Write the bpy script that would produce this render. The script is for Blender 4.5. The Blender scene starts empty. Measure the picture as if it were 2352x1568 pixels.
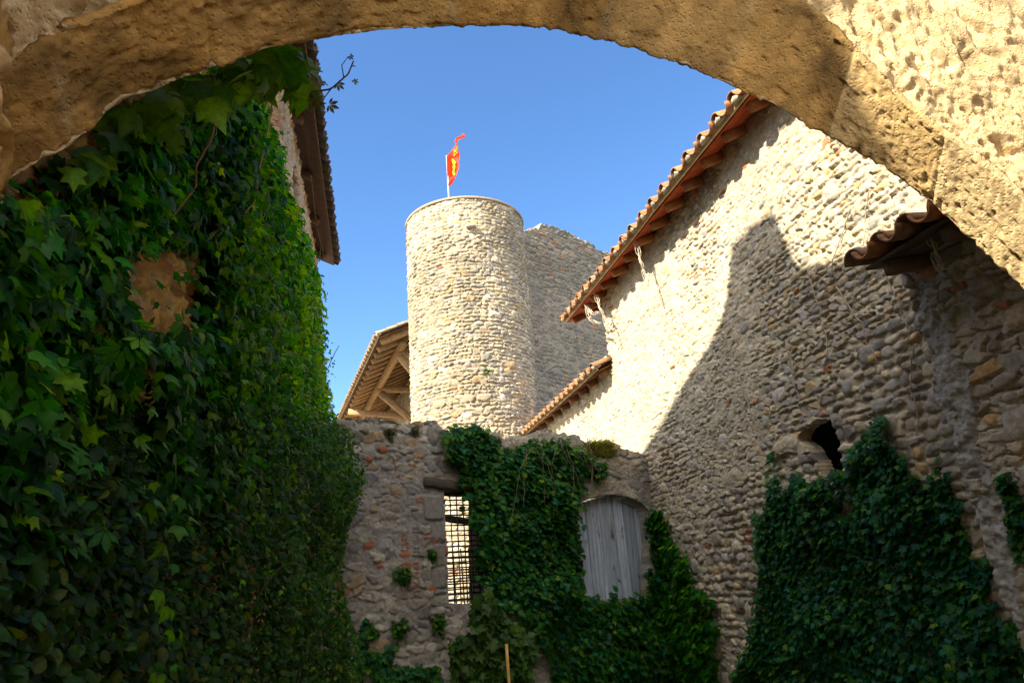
import bpy, math, random
import numpy as np
from math import radians, sin, cos, tan, pi

# ------------------------------------------------------------------ camera, world, sun, exposure
SC = bpy.context.scene
COL = SC.collection
EYE = 1.6
PITCH, ROLL, FOC = radians(19.3), radians(4.56), 1568.0      # focal length in widths of 2352 px = 24 mm on 36 mm
cam_d = bpy.data.cameras.new("camera"); cam_d.lens = 24.0; cam_d.sensor_width = 36.0
cam_d.clip_start = 0.02; cam_d.clip_end = 3000
cam = bpy.data.objects.new("camera", cam_d); COL.objects.link(cam); SC.camera = cam
from mathutils import Matrix, Vector
cam.matrix_world = (Matrix.Translation((0, 0, EYE)) @ Matrix.Rotation(pi/2 + PITCH, 4, 'X') @ Matrix.Rotation(-ROLL, 4, 'Z'))

SUN_AZ, SUN_EL = radians(227.0), radians(38.0)
w = bpy.data.worlds.new("World"); SC.world = w; w.use_nodes = True
nt = w.node_tree
bg = nt.nodes['Background']
sky = nt.nodes.new('ShaderNodeTexSky'); sky.sky_type = 'NISHITA'; sky.sun_disc = False
sky.sun_elevation = SUN_EL; sky.sun_rotation = SUN_AZ
sky.air_density = 0.9; sky.dust_density = 0.0; sky.ozone_density = 4.5
hs = nt.nodes.new('ShaderNodeHueSaturation'); hs.inputs['Saturation'].default_value = 1.10
nt.links.new(sky.outputs[0], hs.inputs['Color'])
# bright clouds added in the unseen sky behind the camera to fill the shade
tcw = nt.nodes.new('ShaderNodeTexCoord'); dt = nt.nodes.new('ShaderNodeVectorMath'); dt.operation = 'DOT_PRODUCT'; dt.inputs[1].default_value = (-.50, -.72, .48)
nt.links.new(tcw.outputs['Generated'], dt.inputs[0])
m1 = nt.nodes.new('ShaderNodeMapRange'); m1.interpolation_type = 'SMOOTHSTEP'; m1.inputs[1].default_value = .05; m1.inputs[2].default_value = .6; nt.links.new(dt.outputs['Value'], m1.inputs[0])
cn = nt.nodes.new('ShaderNodeTexNoise'); cn.inputs['Scale'].default_value = 2.6; cn.inputs['Detail'].default_value = 5; nt.links.new(tcw.outputs['Generated'], cn.inputs['Vector'])
m2 = nt.nodes.new('ShaderNodeMapRange'); m2.interpolation_type = 'SMOOTHSTEP'; m2.inputs[1].default_value = .34; m2.inputs[2].default_value = .6; nt.links.new(cn.outputs[0], m2.inputs[0])
mu = nt.nodes.new('ShaderNodeMath'); mu.operation = 'MULTIPLY'; nt.links.new(m1.outputs[0], mu.inputs[0]); nt.links.new(m2.outputs[0], mu.inputs[1])
mixc = nt.nodes.new('ShaderNodeMix'); mixc.data_type = 'RGBA'; nt.links.new(mu.outputs[0], mixc.inputs[0]); nt.links.new(hs.outputs[0], mixc.inputs[6]); mixc.inputs[7].default_value = (14.3, 13.2, 11.6, 1)
nt.links.new(mixc.outputs[2], bg.inputs[0]); bg.inputs[1].default_value = 0.1
sd = bpy.data.lights.new("sun", 'SUN'); sd.energy = 4.6; sd.angle = radians(0.5); sd.color = (1.0, 0.89, 0.68)
so = bpy.data.objects.new("sun", sd); COL.objects.link(so)
sdir = Vector((sin(SUN_AZ)*cos(SUN_EL), cos(SUN_AZ)*cos(SUN_EL), sin(SUN_EL)))
so.rotation_euler = sdir.to_track_quat('Z', 'Y').to_euler(); so.location = (0, 0, 30)
vs_ = SC.view_settings
vs_.view_transform = 'Standard'; vs_.look = 'None'; vs_.exposure = 1.75; vs_.gamma = 1.0; vs_.use_curve_mapping = False
SC.cycles.max_bounces = 8; SC.cycles.diffuse_bounces = 7; SC.cycles.use_denoising = True

# ------------------------------------------------------------------ helpers
RNG = np.random.default_rng(7)
def ray(x, y):
    """direction through a point of the photo (2352 px wide)"""
    a = (x-1176)/FOC; b = (784-y)/FOC
    c, s = cos(ROLL), sin(ROLL)
    a2 = a*c+b*s; b2 = -a*s+b*c
    return np.array([a2, cos(PITCH)-b2*sin(PITCH), sin(PITCH)+b2*cos(PITCH)])
CAM = np.array([0, 0, EYE])
def azv(d): d = radians(d); return np.array([sin(d), cos(d), 0.0])
ZV = np.array([0, 0, 1.0])
def nrm(v): v = np.asarray(v, float); return v/np.maximum(np.linalg.norm(v, axis=-1, keepdims=True), 1e-9)
def hit(px, O, n):
    d = ray(*px); return CAM + d*(((O-CAM)@n)/(d@n))
def hit_z(px, z):
    d = ray(*px); return CAM + d*((z-EYE)/d[2])
def project(P):
    P = np.asarray(P, float)-CAM
    x = P[..., 0]; f = P[..., 1]*cos(PITCH)+P[..., 2]*sin(PITCH); u = -P[..., 1]*sin(PITCH)+P[..., 2]*cos(PITCH)
    f = np.where(f < 0.01, 0.01, f); a2 = x/f; b2 = u/f
    c, s = cos(ROLL), sin(ROLL)
    a = a2*c-b2*s; b = a2*s+b2*c
    return np.stack([1176+a*FOC, 784-b*FOC], -1)
def _h(ix, iy, seed):
    v = np.sin(ix*127.1+iy*311.7+seed*74.7)*43758.5453
    return v-np.floor(v)
def vnoise(x, y, seed=0):
    ix = np.floor(x); iy = np.floor(y); fx = x-ix; fy = y-iy
    fx = fx*fx*(3-2*fx); fy = fy*fy*(3-2*fy)
    return ((_h(ix, iy, seed)*(1-fx)+_h(ix+1, iy, seed)*fx)*(1-fy)+(_h(ix, iy+1, seed)*(1-fx)+_h(ix+1, iy+1, seed)*fx)*fy)
def fbm(x, y, seed=0, o=4):
    t = 0; a = .5; n = 0
    for k in range(o):
        t = t+a*vnoise(x*2**k, y*2**k, seed+k*13); n += a; a *= .5
    return t/n
def inpoly(P, poly):
    x = P[..., 0]; y = P[..., 1]; r = np.zeros(x.shape, bool); n = len(poly)
    for i in range(n):
        x0, y0 = poly[i]; x1, y1 = poly[(i+1) % n]
        if y0 == y1: continue
        r ^= ((y0 > y) != (y1 > y)) & (x < (x1-x0)*(y-y0)/(y1-y0)+x0)
    return r

class MB:
    """collects polygons; build() links them as ONE mesh object"""
    def __init__(s): s.V = []; s.L = []; s.S = []; s.C = []; s.n = 0
    def add(s, V, F, col):
        V = np.asarray(V, float).reshape(-1, 3); k = len(V)
        s.V.append(V)
        if isinstance(F, np.ndarray):
            s.L.append((F+s.n).ravel()); s.S.append(np.full(len(F), F.shape[1]))
        else:
            for f in F: s.L.append(np.array(f)+s.n); s.S.append(np.array([len(f)]))
        c = np.asarray(col, float)
        s.C.append(np.broadcast_to(c, (k, 3)) if c.ndim == 1 else c)
        s.n += k
    def box(s, c, ax, ay, az, col):
        """box by centre and three half-axis vectors, edges slightly chamfered"""
        c = np.asarray(c, float); ax = np.asarray(ax, float); ay = np.asarray(ay, float); az = np.asarray(az, float)
        s.beam(c-az, c+az, np.linalg.norm(ax)*2, np.linalg.norm(ay)*2, nrm(ay), col)
    def beam(s, p0, p1, wd, ht, up, col, ch=.12, wob=0.0, seg=1):
        p0 = np.asarray(p0, float); p1 = np.asarray(p1, float); d = nrm(p1-p0)
        x = nrm(np.cross(d, up)); y = np.cross(x, d)
        a, b = wd/2, ht/2; k = min(wd, ht)*ch
        pr = [(-a+k, -b), (a-k, -b), (a, -b+k), (a, b-k), (a-k, b), (-a+k, b), (-a, b-k), (-a, -b+k)]
        V = []; F = []
        for i in range(seg+1):
            t = i/seg; o = (RNG.normal(0, wob, 2) if 0 < i < seg else (0, 0))
            for (u, v) in pr: V.append(p0*(1-t)+p1*t+x*(u+o[0])+y*(v+o[1]))
        for i in range(seg):
            for j in range(8): F.append((i*8+j, i*8+(j+1) % 8, (i+1)*8+(j+1) % 8, (i+1)*8+j))
        F.append(tuple(range(7, -1, -1))); F.append(tuple(seg*8+j for j in range(8)))
        cc = np.asarray(col)*RNG.uniform(.85, 1.12)
        s.add(V, F, cc)
    def tube(s, pts, rad, col, n=6):
        pts = np.asarray(pts, float); m = len(pts); rad = np.broadcast_to(np.asarray(rad, float), (m,))
        t = nrm(np.gradient(pts, axis=0)); ref = np.array([.31, .17, .93])
        x = nrm(np.cross(t, ref)); y = np.cross(t, x)
        a = np.arange(n)*2*pi/n
        V = (pts[:, None]+rad[:, None, None]*(x[:, None]*np.cos(a)[None, :, None]+y[:, None]*np.sin(a)[None, :, None])).reshape(-1, 3)
        i = np.arange(m-1)[:, None]*n; j = np.arange(n)[None]; j2 = (j+1) % n
        F = np.stack([i+j, i+j2, i+n+j2, i+n+j], -1).reshape(-1, 4)
        s.add(V, F, col); b = s.n-m*n
        s.L.append(np.arange(n)[::-1]+b); s.S.append(np.array([n])); s.L.append(np.arange(n)+b+(m-1)*n); s.S.append(np.array([n]))
    def build(s, name, mat, parent=None, smooth=False):
        V = np.concatenate(s.V); L = np.concatenate(s.L).astype(np.int32); S = np.concatenate(s.S).astype(np.int32); C = np.concatenate(s.C)
        org = np.zeros(3)
        p = parent
        while p is not None: org = org+np.array(p.location); p = p.parent
        me = bpy.data.meshes.new(name)
        me.vertices.add(len(V)); me.vertices.foreach_set('co', (V-org).astype(np.float32).ravel())
        me.loops.add(len(L)); me.loops.foreach_set('vertex_index', L)
        me.polygons.add(len(S)); st = np.zeros(len(S), np.int32); st[1:] = np.cumsum(S)[:-1]
        me.polygons.foreach_set('loop_start', st); me.polygons.foreach_set('loop_total', S)
        if smooth: me.polygons.foreach_set('use_smooth', np.ones(len(S), bool))
        a = me.color_attributes.new('Col', 'FLOAT_COLOR', 'POINT')
        a.data.foreach_set('color', np.concatenate([C, np.ones((len(C), 1))], 1).astype(np.float32).ravel())
        me.update(calc_edges=True); me.validate()
        me.materials.append(mat)
        o = bpy.data.objects.new(name, me); COL.objects.link(o); o.parent = parent
        return o
def tag(o, label, cat, group=None, kind=None):
    o['label'] = label; o['category'] = cat
    if group: o['group'] = group
    if kind: o['kind'] = kind
    return o
def thing(name, label, cat, loc, group=None):
    o = bpy.data.objects.new(name, None); COL.objects.link(o); o.location = tuple(float(v) for v in loc); o.empty_display_size = .2
    return tag(o, label, cat, group)

# ------------------------------------------------------------------ materials
def material(name, rough=.9, nscale=14., namp=.35, bump=.4, bscale=60., bdist=.01, spec=.25, fine=None, stretch=None, transl=0.):
    m = bpy.data.materials.new(name); m.use_nodes = True; t = m.node_tree; N = t.nodes; Lk = t.links
    b = N['Principled BSDF']; out = N['Material Output']
    at = N.new('ShaderNodeAttribute'); at.attribute_name = 'Col'
    tc = N.new('ShaderNodeTexCoord'); vec = tc.outputs['Object']
    if stretch:
        mp = N.new('ShaderNodeMapping'); mp.inputs['Scale'].default_value = stretch; Lk.new(vec, mp.inputs[0]); vec = mp.outputs[0]
    n1 = N.new('ShaderNodeTexNoise'); n1.inputs['Scale'].default_value = nscale; n1.inputs['Detail'].default_value = 6; n1.inputs['Roughness'].default_value = .65
    Lk.new(vec, n1.inputs['Vector'])
    mr = N.new('ShaderNodeMapRange'); mr.inputs[1].default_value = .3; mr.inputs[2].default_value = .7
    mr.inputs[3].default_value = 1-namp; mr.inputs[4].default_value = 1+namp; Lk.new(n1.outputs[0], mr.inputs[0])
    vm = N.new('ShaderNodeVectorMath'); vm.operation = 'SCALE'; Lk.new(at.outputs['Color'], vm.inputs[0]); Lk.new(mr.outputs[0], vm.inputs['Scale'])
    Lk.new(vm.outputs[0], b.inputs['Base Color'])
    b.inputs['Roughness'].default_value = rough; b.inputs['Specular IOR Level'].default_value = spec
    if bump:
        n2 = N.new('ShaderNodeTexNoise'); n2.inputs['Scale'].default_value = bscale; n2.inputs['Detail'].default_value = 5; n2.inputs['Roughness'].default_value = .7
        Lk.new(vec, n2.inputs['Vector'])
        bp = N.new('ShaderNodeBump'); bp.inputs['Strength'].default_value = bump; bp.inputs['Distance'].default_value = bdist
        hgt = n2.outputs[0]
        if fine:                                   # pores: small dark pits
            vo = N.new('ShaderNodeTexVoronoi'); vo.inputs['Scale'].default_value = fine; Lk.new(vec, vo.inputs['Vector'])
            m2 = N.new('ShaderNodeMapRange'); m2.inputs[1].default_value = .0; m2.inputs[2].default_value = .35; Lk.new(vo.outputs['Distance'], m2.inputs[0])
            ad = N.new('ShaderNodeMath'); ad.operation = 'ADD'; Lk.new(n2.outputs[0], ad.inputs[0])
            ml = N.new('ShaderNodeMath'); ml.operation = 'MULTIPLY'; ml.inputs[1].default_value = .6; Lk.new(m2.outputs[0], ml.inputs[0]); Lk.new(ml.outputs[0], ad.inputs[1])
            hgt = ad.outputs[0]
        Lk.new(hgt, bp.inputs['Height']); Lk.new(bp.outputs[0], b.inputs['Normal'])
    if transl:
        tr = N.new('ShaderNodeBsdfTranslucent'); mx = N.new('ShaderNodeMixShader'); mx.inputs[0].default_value = transl
        hs = N.new('ShaderNodeVectorMath'); hs.operation = 'MULTIPLY'; hs.inputs[1].default_value = (2.0, 1.9, .5); Lk.new(vm.outputs[0], hs.inputs[0])
        Lk.new(hs.outputs[0], tr.inputs[0]); Lk.new(b.outputs[0], mx.inputs[1]); Lk.new(tr.outputs[0], mx.inputs[2]); Lk.new(mx.outputs[0], out.inputs[0])
    return m
M_RUBBLE = material('rubble_masonry', .92, 26, .30, .75, 110, .008)
M_ARCH = material('pitted_sandstone', .95, 9, .30, .8, 70, .012, fine=55)
M_TILE = material('terracotta', .85, 18, .35, .35, 80, .006)
M_WOOD = material('old_timber', .8, 10, .35, .35, 40, .006)
M_GREYWOOD = material('weathered_planks', .85, 6, .18, .25, 60, .004, stretch=(6, 6, 1))
M_IRON = material('rusty_iron', .6, 20, .3, 0)
M_LEAF = material('ivy_leaf', .5, 45, .38, .25, 50, .004, spec=.2, transl=.48)
M_BARK = material('vine_bark', .85, 20, .3, 0)
M_SOIL = material('courtyard_soil', .95, 4, .35, .4, 25, .03)
M_CLOTH = material('flag_cloth', .7, 6, .06, 0, transl=.35)

# ------------------------------------------------------------------ masonry as a height field
CREAM = [(.30, (.47, .40, .28)), (.24, (.40, .34, .25)), (.16, (.52, .45, .34)), (.10, (.36, .33, .29)), (.08, (.30, .28, .25)),
         (.045, (.48, .34, .18)), (.03, (.55, .50, .44)), (.012, (.40, .18, .09))]
GREYS = [(.30, (.30, .27, .22)), (.25, (.24, .22, .19)), (.15, (.36, .32, .26)), (.12, (.20, .19, .18)), (.08, (.34, .25, .15)), (.05, (.40, .36, .31)), (.05, (.33, .12, .06))]
def stone_field(us, vs, rowh=(.08, .14), asp=(1.0, 2.1), proud=(.018, .045), pal=CREAM, cobble=.6, mortar=(.40, .34, .25), smear=.0, smear_scale=.9,
                seed=1, extra=(), rowtilt=0., brick=.02, warp=.03, region=None):
    rng = np.random.default_rng(seed)
    U, V = np.meshgrid(us, vs, indexing='ij')
    mort = -.002+.022*(fbm(U*9, V*13, seed)-.5)+.018*(fbm(U*26, V*34, seed+5, 3)-.5)
    H = np.full(U.shape, -1.0); C = np.empty(U.shape+(3,)); C[:] = mortar
    wts = np.array([p[0] for p in pal]); wts = wts/wts.sum(); cols = np.array([p[1] for p in pal])
    stones = []
    v = vs[0]-.05
    while v < vs[-1]+.05:
        rh = rng.uniform(*rowh)
        u = us[0]-rng.uniform(0, .2)
        while u < us[-1]+.1:
            k = 1.0
            if region is not None: k = region(u, v)
            wd = rh*rng.uniform(*asp)
            vv = v+rh/2+rng.normal(0, rh*.10)+warp*2*(vnoise(np.array(u*.9), np.array(v*.7), seed+3)-.5)+rowtilt*u
            hh = rh*rng.uniform(.62, 1.2)*.5
            is_c = rng.random() < cobble
            col = cols[rng.choice(len(cols), p=wts)]*rng.uniform(.82, 1.15)
            n = rng.uniform(2.0, 2.8) if is_c else rng.uniform(2.8, 5)
            if rng.random() < brick: col = np.array((.40, .15, .075))*rng.uniform(.8, 1.15); n = 7; is_c = False; hh *= .6
            if rng.random() > .03: stones.append((u+wd/2, vv, wd*.5*rng.uniform(.86, 1.0), hh*rng.uniform(.86, 1.0), n, rng.uniform(*proud)*(1.1 if is_c else .85), col, is_c, rng.normal(0, .15)))
            u += wd
            if rng.random() < .025 and not brick > .04: stones.append((u, vv+rh*.4, wd*.75, rh*.85, 2.6, proud[1], cols[rng.choice(len(cols), p=wts)]*rng.uniform(.85, 1.1), True, rng.normal(0, .2)))
        v += rh
    for (cu, cv, a, b, n, p, col) in extra: stones.append((cu, cv, a, b, n, p, np.array(col), False, 0.0))
    ne = len(extra)
    for si, (cu, cv, a, b, n, p, col, is_c, th) in enumerate(stones):
        R = max(a, b)*1.25
        i0, i1 = np.searchsorted(us, (cu-R, cu+R)); j0, j1 = np.searchsorted(vs, (cv-R, cv+R))
        if i1-i0 < 1 or j1-j0 < 1: continue
        dx = us[i0:i1, None]-cu; dy = vs[None, j0:j1]-cv
        ct, st = cos(th), sin(th)
        X = (dx*ct+dy*st)/a; Y = (-dx*st+dy*ct)/b
        ang = np.arctan2(Y, X); f1, f2, f3 = rng.uniform(0, 6.3, 3)
        wob = (.07 if is_c else .17) if si < len(stones)-ne else .015
        r = (np.abs(X)**n+np.abs(Y)**n)**(1/n)*(1+wob*np.sin(2*ang+f1)+wob*np.sin(3*ang+f2)+wob*.6*np.sin(5*ang+f3))
        if is_c: h = p*np.sqrt(np.clip(1-r**3.4, 0, 1))*(1+.10*np.sin(ang+f2))
        else:
            tx, ty = rng.normal(0, .12, 2)
            h = p*np.clip((1-r)/.17, 0, 1)**.6*(1+tx*X+ty*Y)
        ins = (r < 1)
        Hs = H[i0:i1, j0:j1]; up = ins & ((h > Hs) | (si >= len(stones)-ne))
        Hs[up] = h[up]; C[i0:i1, j0:j1][up] = col
    H = np.where(H > -.5, H+.006*(fbm(U*30, V*30, seed+9, 3)-.5), -1)
    sm = fbm(U*smear_scale, V*smear_scale*1.2, seed+21, 4)
    lvl = mort+(np.clip((sm-(.66-.36*smear))*6, 0, 1)*.026*(.4+1.2*fbm(U*7, V*11, seed+40, 3)) if smear > 0 else 0)
    crev = np.clip(1-np.abs(fbm(U*4.5, V*13, seed+51, 4)-.5)/.035, 0, 1)*np.clip((fbm(U*1.5, V*1.5, seed+52)-.38)*6, 0, 1)
    lvl = lvl-.03*crev
    m = H < lvl
    if ne:   # dressed blocks stay clear of the smear
        pass
    C[m] = np.array(mortar)*(.88+.3*fbm(U[m]*5, V[m]*5, seed+2)[:, None])
    H = np.where(m, lvl, H)
    C *= (.82+.36*fbm(U*2.2, V*2.2, seed+31))[..., None]
    C *= (.80+.40*fbm(U*26, V*26, seed+33, 3))[..., None]
    return H, C
def sheet(us, vs, H, C, pos, keep=None, thick=.4, mb=None):
    """height field + rim extruded back by thick (reveals of openings, ragged tops)"""
    mb = mb or MB(); nu, nv = len(us), len(vs)
    U, V = np.meshgrid(us, vs, indexing='ij')
    P = pos(U, V, H).reshape(-1, 3)
    I = np.arange(nu*nv).reshape(nu, nv)
    q = np.stack([I[:-1, :-1], I[1:, :-1], I[1:, 1:], I[:-1, 1:]], -1)
    if keep is not None:
        Uc = (us[:-1, None]+us[1:, None])/2+0*vs[None, :-1]; Vc = (vs[None, :-1]+vs[None, 1:])/2+0*us[:-1, None]
        q = q[keep(Uc, Vc)]
    q = q.reshape(-1, 4)
    e = np.concatenate([q[:, [0, 1]], q[:, [1, 2]], q[:, [2, 3]], q[:, [3, 0]]])
    key = np.sort(e, 1); key = key[:, 0].astype(np.int64)*(nu*nv)+key[:, 1]
    _, inv, cnt = np.unique(key, return_inverse=True, return_counts=True)
    be = e[cnt[inv] == 1]
    used = np.unique(q); mp = -np.ones(nu*nv, int); mp[used] = np.arange(len(used))
    mb.add(P[used], mp[q], C.reshape(-1, 3)[used])
    if thick and len(be):
        bv = np.unique(be); m2 = -np.ones(nu*nv, int); m2[bv] = np.arange(len(bv)); k = len(bv)
        Uf = U.ravel()[bv]; Vf = V.ravel()[bv]; Hf = H.ravel()[bv]
        lay = [0, .04, .10, .18, .28, thick] if thick > .3 else [0, thick*.3, thick]
        VV = []
        for li, t in enumerate(lay):
            j = (.02*(fbm(Uf*14+li*3.3, Vf*14+li*1.7, 77, 2)-.5)) if 0 < li else 0
            VV.append(pos(Uf+j, Vf+j, Hf*(1 if li == 0 else .3)-t))
        F = []
        for li in range(len(lay)-1):
            F.append(np.stack([m2[be[:, 1]]+li*k, m2[be[:, 0]]+li*k, m2[be[:, 0]]+(li+1)*k, m2[be[:, 1]]+(li+1)*k], -1))
        cc = np.concatenate([C.reshape(-1, 3)[bv]*(1 if li == 0 else .92+.16*RNG.random((k, 1))) for li in range(len(lay))])
        mb.add(np.concatenate(VV), np.concatenate(F), cc)
    return mb
class Plane:
    def __init__(s, O, u, n): s.O = np.asarray(O, float); s.u = u; s.n = n
    def pos(s, U, V, H): return s.O+U[..., None]*s.u+V[..., None]*ZV+H[..., None]*s.n
    def uv(s, px):
        P = hit(px, s.O, s.n)-s.O; return np.array([P@s.u, P[2]])
    def poly(s, pts): return [tuple(s.uv(p)) for p in pts]
def stepped(a, b, fn):
    o = [a]
    while o[-1] < b: o.append(o[-1]+fn(o[-1]))
    return np.array(o)
def topline(px, pl):
    q = np.array(sorted([tuple(pl.uv(p)) for p in px])); return lambda U: np.interp(U, q[:, 0], q[:, 1])

# frames: S = along the right wall (away from the camera), Q = to the right of it
A_R, A_L = -14.2, -12.1
S, Q = azv(A_R), azv(A_R+90)
SL, QL = azv(A_L), azv(A_L+90)
def W(s, q, z): return S*s+Q*q+ZV*(z+EYE)          # z above the eye
def WL(s, p, z): return SL*s+QL*p+ZV*(z+EYE)

# ------------------------------------------------------------------ ground
g = MB(); xs = np.concatenate([np.linspace(-400, -15, 8), np.linspace(-12, 24, 73), np.linspace(30, 400, 8)])
GX, GY = np.meshgrid(xs, xs, indexing='ij'); GZ = .06*(fbm(GX*.6, GY*.6, 3)-.5)-.02
I = np.arange(GX.size).reshape(GX.shape)
g.add(np.stack([GX, GY, GZ], -1).reshape(-1, 3), np.stack([I[:-1, :-1], I[1:, :-1], I[1:, 1:], I[:-1, 1:]], -1).reshape(-1, 4), (.14, .12, .085))
go = g.build('ground', M_SOIL, None, True); tag(go, 'pale gravel floor of the castle courtyard', 'ground', kind='structure')

# ------------------------------------------------------------------ foreground arch
def build_arch():
    far = np.array([(-1.16, -1.62), (-1.16, -.6), (-1.14, .3), (-1.10, .85), (-1.0, 1.2), (-.84, 1.31), (-.72, 1.5), (-.46, 1.68), (-.24, 1.80), (-.06, 1.87), (.42, 1.985), (.8, 2.03), (1.18, 1.955),
                    (1.54, 1.815), (1.74, 1.72), (2.2, 1.45), (2.46, 1.16), (2.64, .95), (2.80, .6), (2.9, .2), (2.95, -.4), (2.97, -1.62)])
    near = np.array([(-1.20, -1.62), (-1.2, -.6), (-1.18, .3), (-1.14, .95), (-1.04, 1.34), (-.88, 1.52), (-.74, 1.68), (-.46, 1.86), (-.24, 2.00), (-.02, 2.11), (.44, 2.27), (.84, 2.34), (1.24, 2.30),
                     (1.64, 2.2), (1.84, 2.06), (2.16, 1.62), (2.40, 1.42), (2.56, 1.25), (2.75, .97), (2.9, .55), (2.98, -.3), (3.0, -1.62)])
    def dens(c, n):
        d = np.r_[0, np.cumsum(np.hypot(*np.diff(far, axis=0).T))]
        t = np.linspace(0, d[-1], n); return np.stack([np.interp(t, d, c[:, 0]), np.interp(t, d, c[:, 1])], -1), t
    n = 1150
    F0, t = dens(far, n); N0, _ = dens(near, n)
    ker = np.hanning(41); ker /= ker.sum()
    def smo(c):
        p = np.pad(c, ((20, 20), (0, 0)), 'edge'); return np.stack([np.convolve(p[:, k], ker, 'valid') for k in (0, 1)], -1)
    F0 = smo(F0); N0 = smo(N0)
    tg = nrm(np.gradient(F0, axis=0)); inn = np.stack([tg[:, 1], -tg[:, 0]], -1)   # towards the opening
    cen = np.array([.75, .1]); s_n, s_f = 1.80, 2.0
    # outward ray to the block outline
    o = nrm(F0-cen); lim = []
    for (p, d) in zip(F0, o):
        c = []
        if d[0] > 1e-6: c.append((4.55-p[0])/d[0])
        if d[0] < -1e-6: c.append((-1.75-p[0])/d[0])
        if d[1] > 1e-6: c.append((4.4-p[1])/d[1])
        lim.append(max(.05, min([v for v in c if v > 0] or [.6])))
    lim = np.array(lim)
    wn = np.r_[np.linspace(0, 1, 130)[:-1]*1.0, ]            # near face, 0..1.0 m out, fine
    wn = np.r_[np.linspace(0, .95, 110), np.linspace(1.1, 4.5, 14)]
    ws = np.linspace(0, 1, 62)
    wf = np.r_[np.linspace(0, .12, 12), np.linspace(.25, 4.5, 12)]
    rows = []; Hs = []; NR = []; Cc = []
    ST = t
    rng = np.random.default_rng(5)
    # voussoir joints
    jt = [0]
    while jt[-1] < t[-1]: jt.append(jt[-1]+rng.uniform(.42, .62))
    jt = np.array(jt)
    blk = np.searchsorted(jt, t); jd = np.min(np.abs(t[:, None]-jt[None]), 1)
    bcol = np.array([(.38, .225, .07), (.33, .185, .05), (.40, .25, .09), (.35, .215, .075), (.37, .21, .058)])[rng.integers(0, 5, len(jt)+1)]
    pale_q = np.interp(jt, t, F0[:, 0]); bcol[1:][pale_q > 2.0] = (.50, .375, .20); bcol[1:][(pale_q > 1.55) & (pale_q <= 2.0)] = (.45, .31, .14)  # right-hand blocks paler: the sunlit patch is put into their colour
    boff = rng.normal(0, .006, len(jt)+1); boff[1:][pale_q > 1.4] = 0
    def pit(x, y, seed, sc, th):
        k = vnoise(x*sc, y*sc*1.7, seed); return np.clip((k-th)/(1-th), 0, 1)
    def surf(kind, wcoord):
        W2 = wcoord[None, :]+0*t[:, None]; T2 = t[:, None]+0*W2
        if kind == 'soffit':
            h = .016*(fbm(T2*2.2, W2*.3*3, 3)-.5)+.007*(fbm(T2*14, W2*4, 4)-.5)+.012*(fbm(T2*60, W2*16, 6, 3)-.5)
            h = h-.012*pit(T2, W2*.3, 8, 14, .80)-.009*pit(T2+.02*fbm(T2*9, W2*9, 1), W2*.22, 18, 38, .74)
            wj = W2*.3
            j2 = np.abs(T2+0*wj-.0)
            jj = np.clip(1-np.abs(jd[:, None]+.008*(vnoise(W2*8, T2*9, 2)-.5))/.016, 0, 1)
            h = h+boff[blk][:, None]-.007*jj-.020*pit(T2, W2*.22, 28, 22, .70)*np.clip((fbm(T2*2, W2, 29)-.4)*5, 0, 1)
            tc_ = t[np.argmin(np.abs(F0[:, 0]-.815)+10*(F0[:, 1] < 1.5))]
            h = h-.07*np.clip(1-np.abs(T2-tc_-.012*(W2-.5)-.01*(vnoise(W2*5, T2*0, 3)-.5))/(.020+.020*(1-W2)), 0, 1)*np.clip((.985-W2)*14, 0, 1)
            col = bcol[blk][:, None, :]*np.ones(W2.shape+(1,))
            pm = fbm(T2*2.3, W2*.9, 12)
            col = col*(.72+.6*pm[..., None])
            mm = np.clip(1-jd[:, None]/.035, 0, 1)*np.clip((fbm(T2*6, W2*2, 15)-.35)*5, 0, 1)
            col = col*(1-mm[..., None]*.6)+np.array((.42, .31, .15))*mm[..., None]*.6
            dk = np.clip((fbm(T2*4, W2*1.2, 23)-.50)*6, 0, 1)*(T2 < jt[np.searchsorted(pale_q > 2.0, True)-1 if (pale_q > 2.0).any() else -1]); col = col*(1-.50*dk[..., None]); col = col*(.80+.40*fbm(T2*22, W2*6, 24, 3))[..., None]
        else:
            wl = np.minimum(W2, 1.2)
            h = .05*(fbm(T2*3.0, wl*3, 31)-.5)+.035*(fbm(T2*9, wl*9, 32)-.5)+.020*(fbm(T2*30, wl*30, 33, 3)-.5)
            h = h-.055*pit(T2*.7+wl*.4, wl, 41, 7, .70)-.03*pit(T2, wl, 42, 17, .68)-.016*pit(T2, wl, 43, 40, .6)
            col = np.array((.50, .37, .20))*(.78+.45*fbm(T2*2, wl*2, 37)[..., None])
            col = col*(1-.18*np.clip((fbm(T2*7, wl*7, 38)-.5)*5, 0, 1)[..., None])
        return h, col
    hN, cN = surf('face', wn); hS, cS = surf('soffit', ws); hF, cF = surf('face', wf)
    def P3(c2, s): return c2[..., 0, None]*Q+c2[..., 1, None]*ZV+s[..., None]*S+np.array([0, 0, EYE])
    cols_ = []; pts = []
    # near face from outer to edge
    for k in range(len(wn)-1, 0, -1):
        wv = np.minimum(wn[k], lim)
        c2 = N0+o*wv[:, None]
        e = np.clip(1-wn[k]/.03, 0, 1)
        s = np.full(n, s_n)-hN[:, k]+.02*e*e
        pts.append(P3(c2, s)); cols_.append(cN[:, k])
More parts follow.
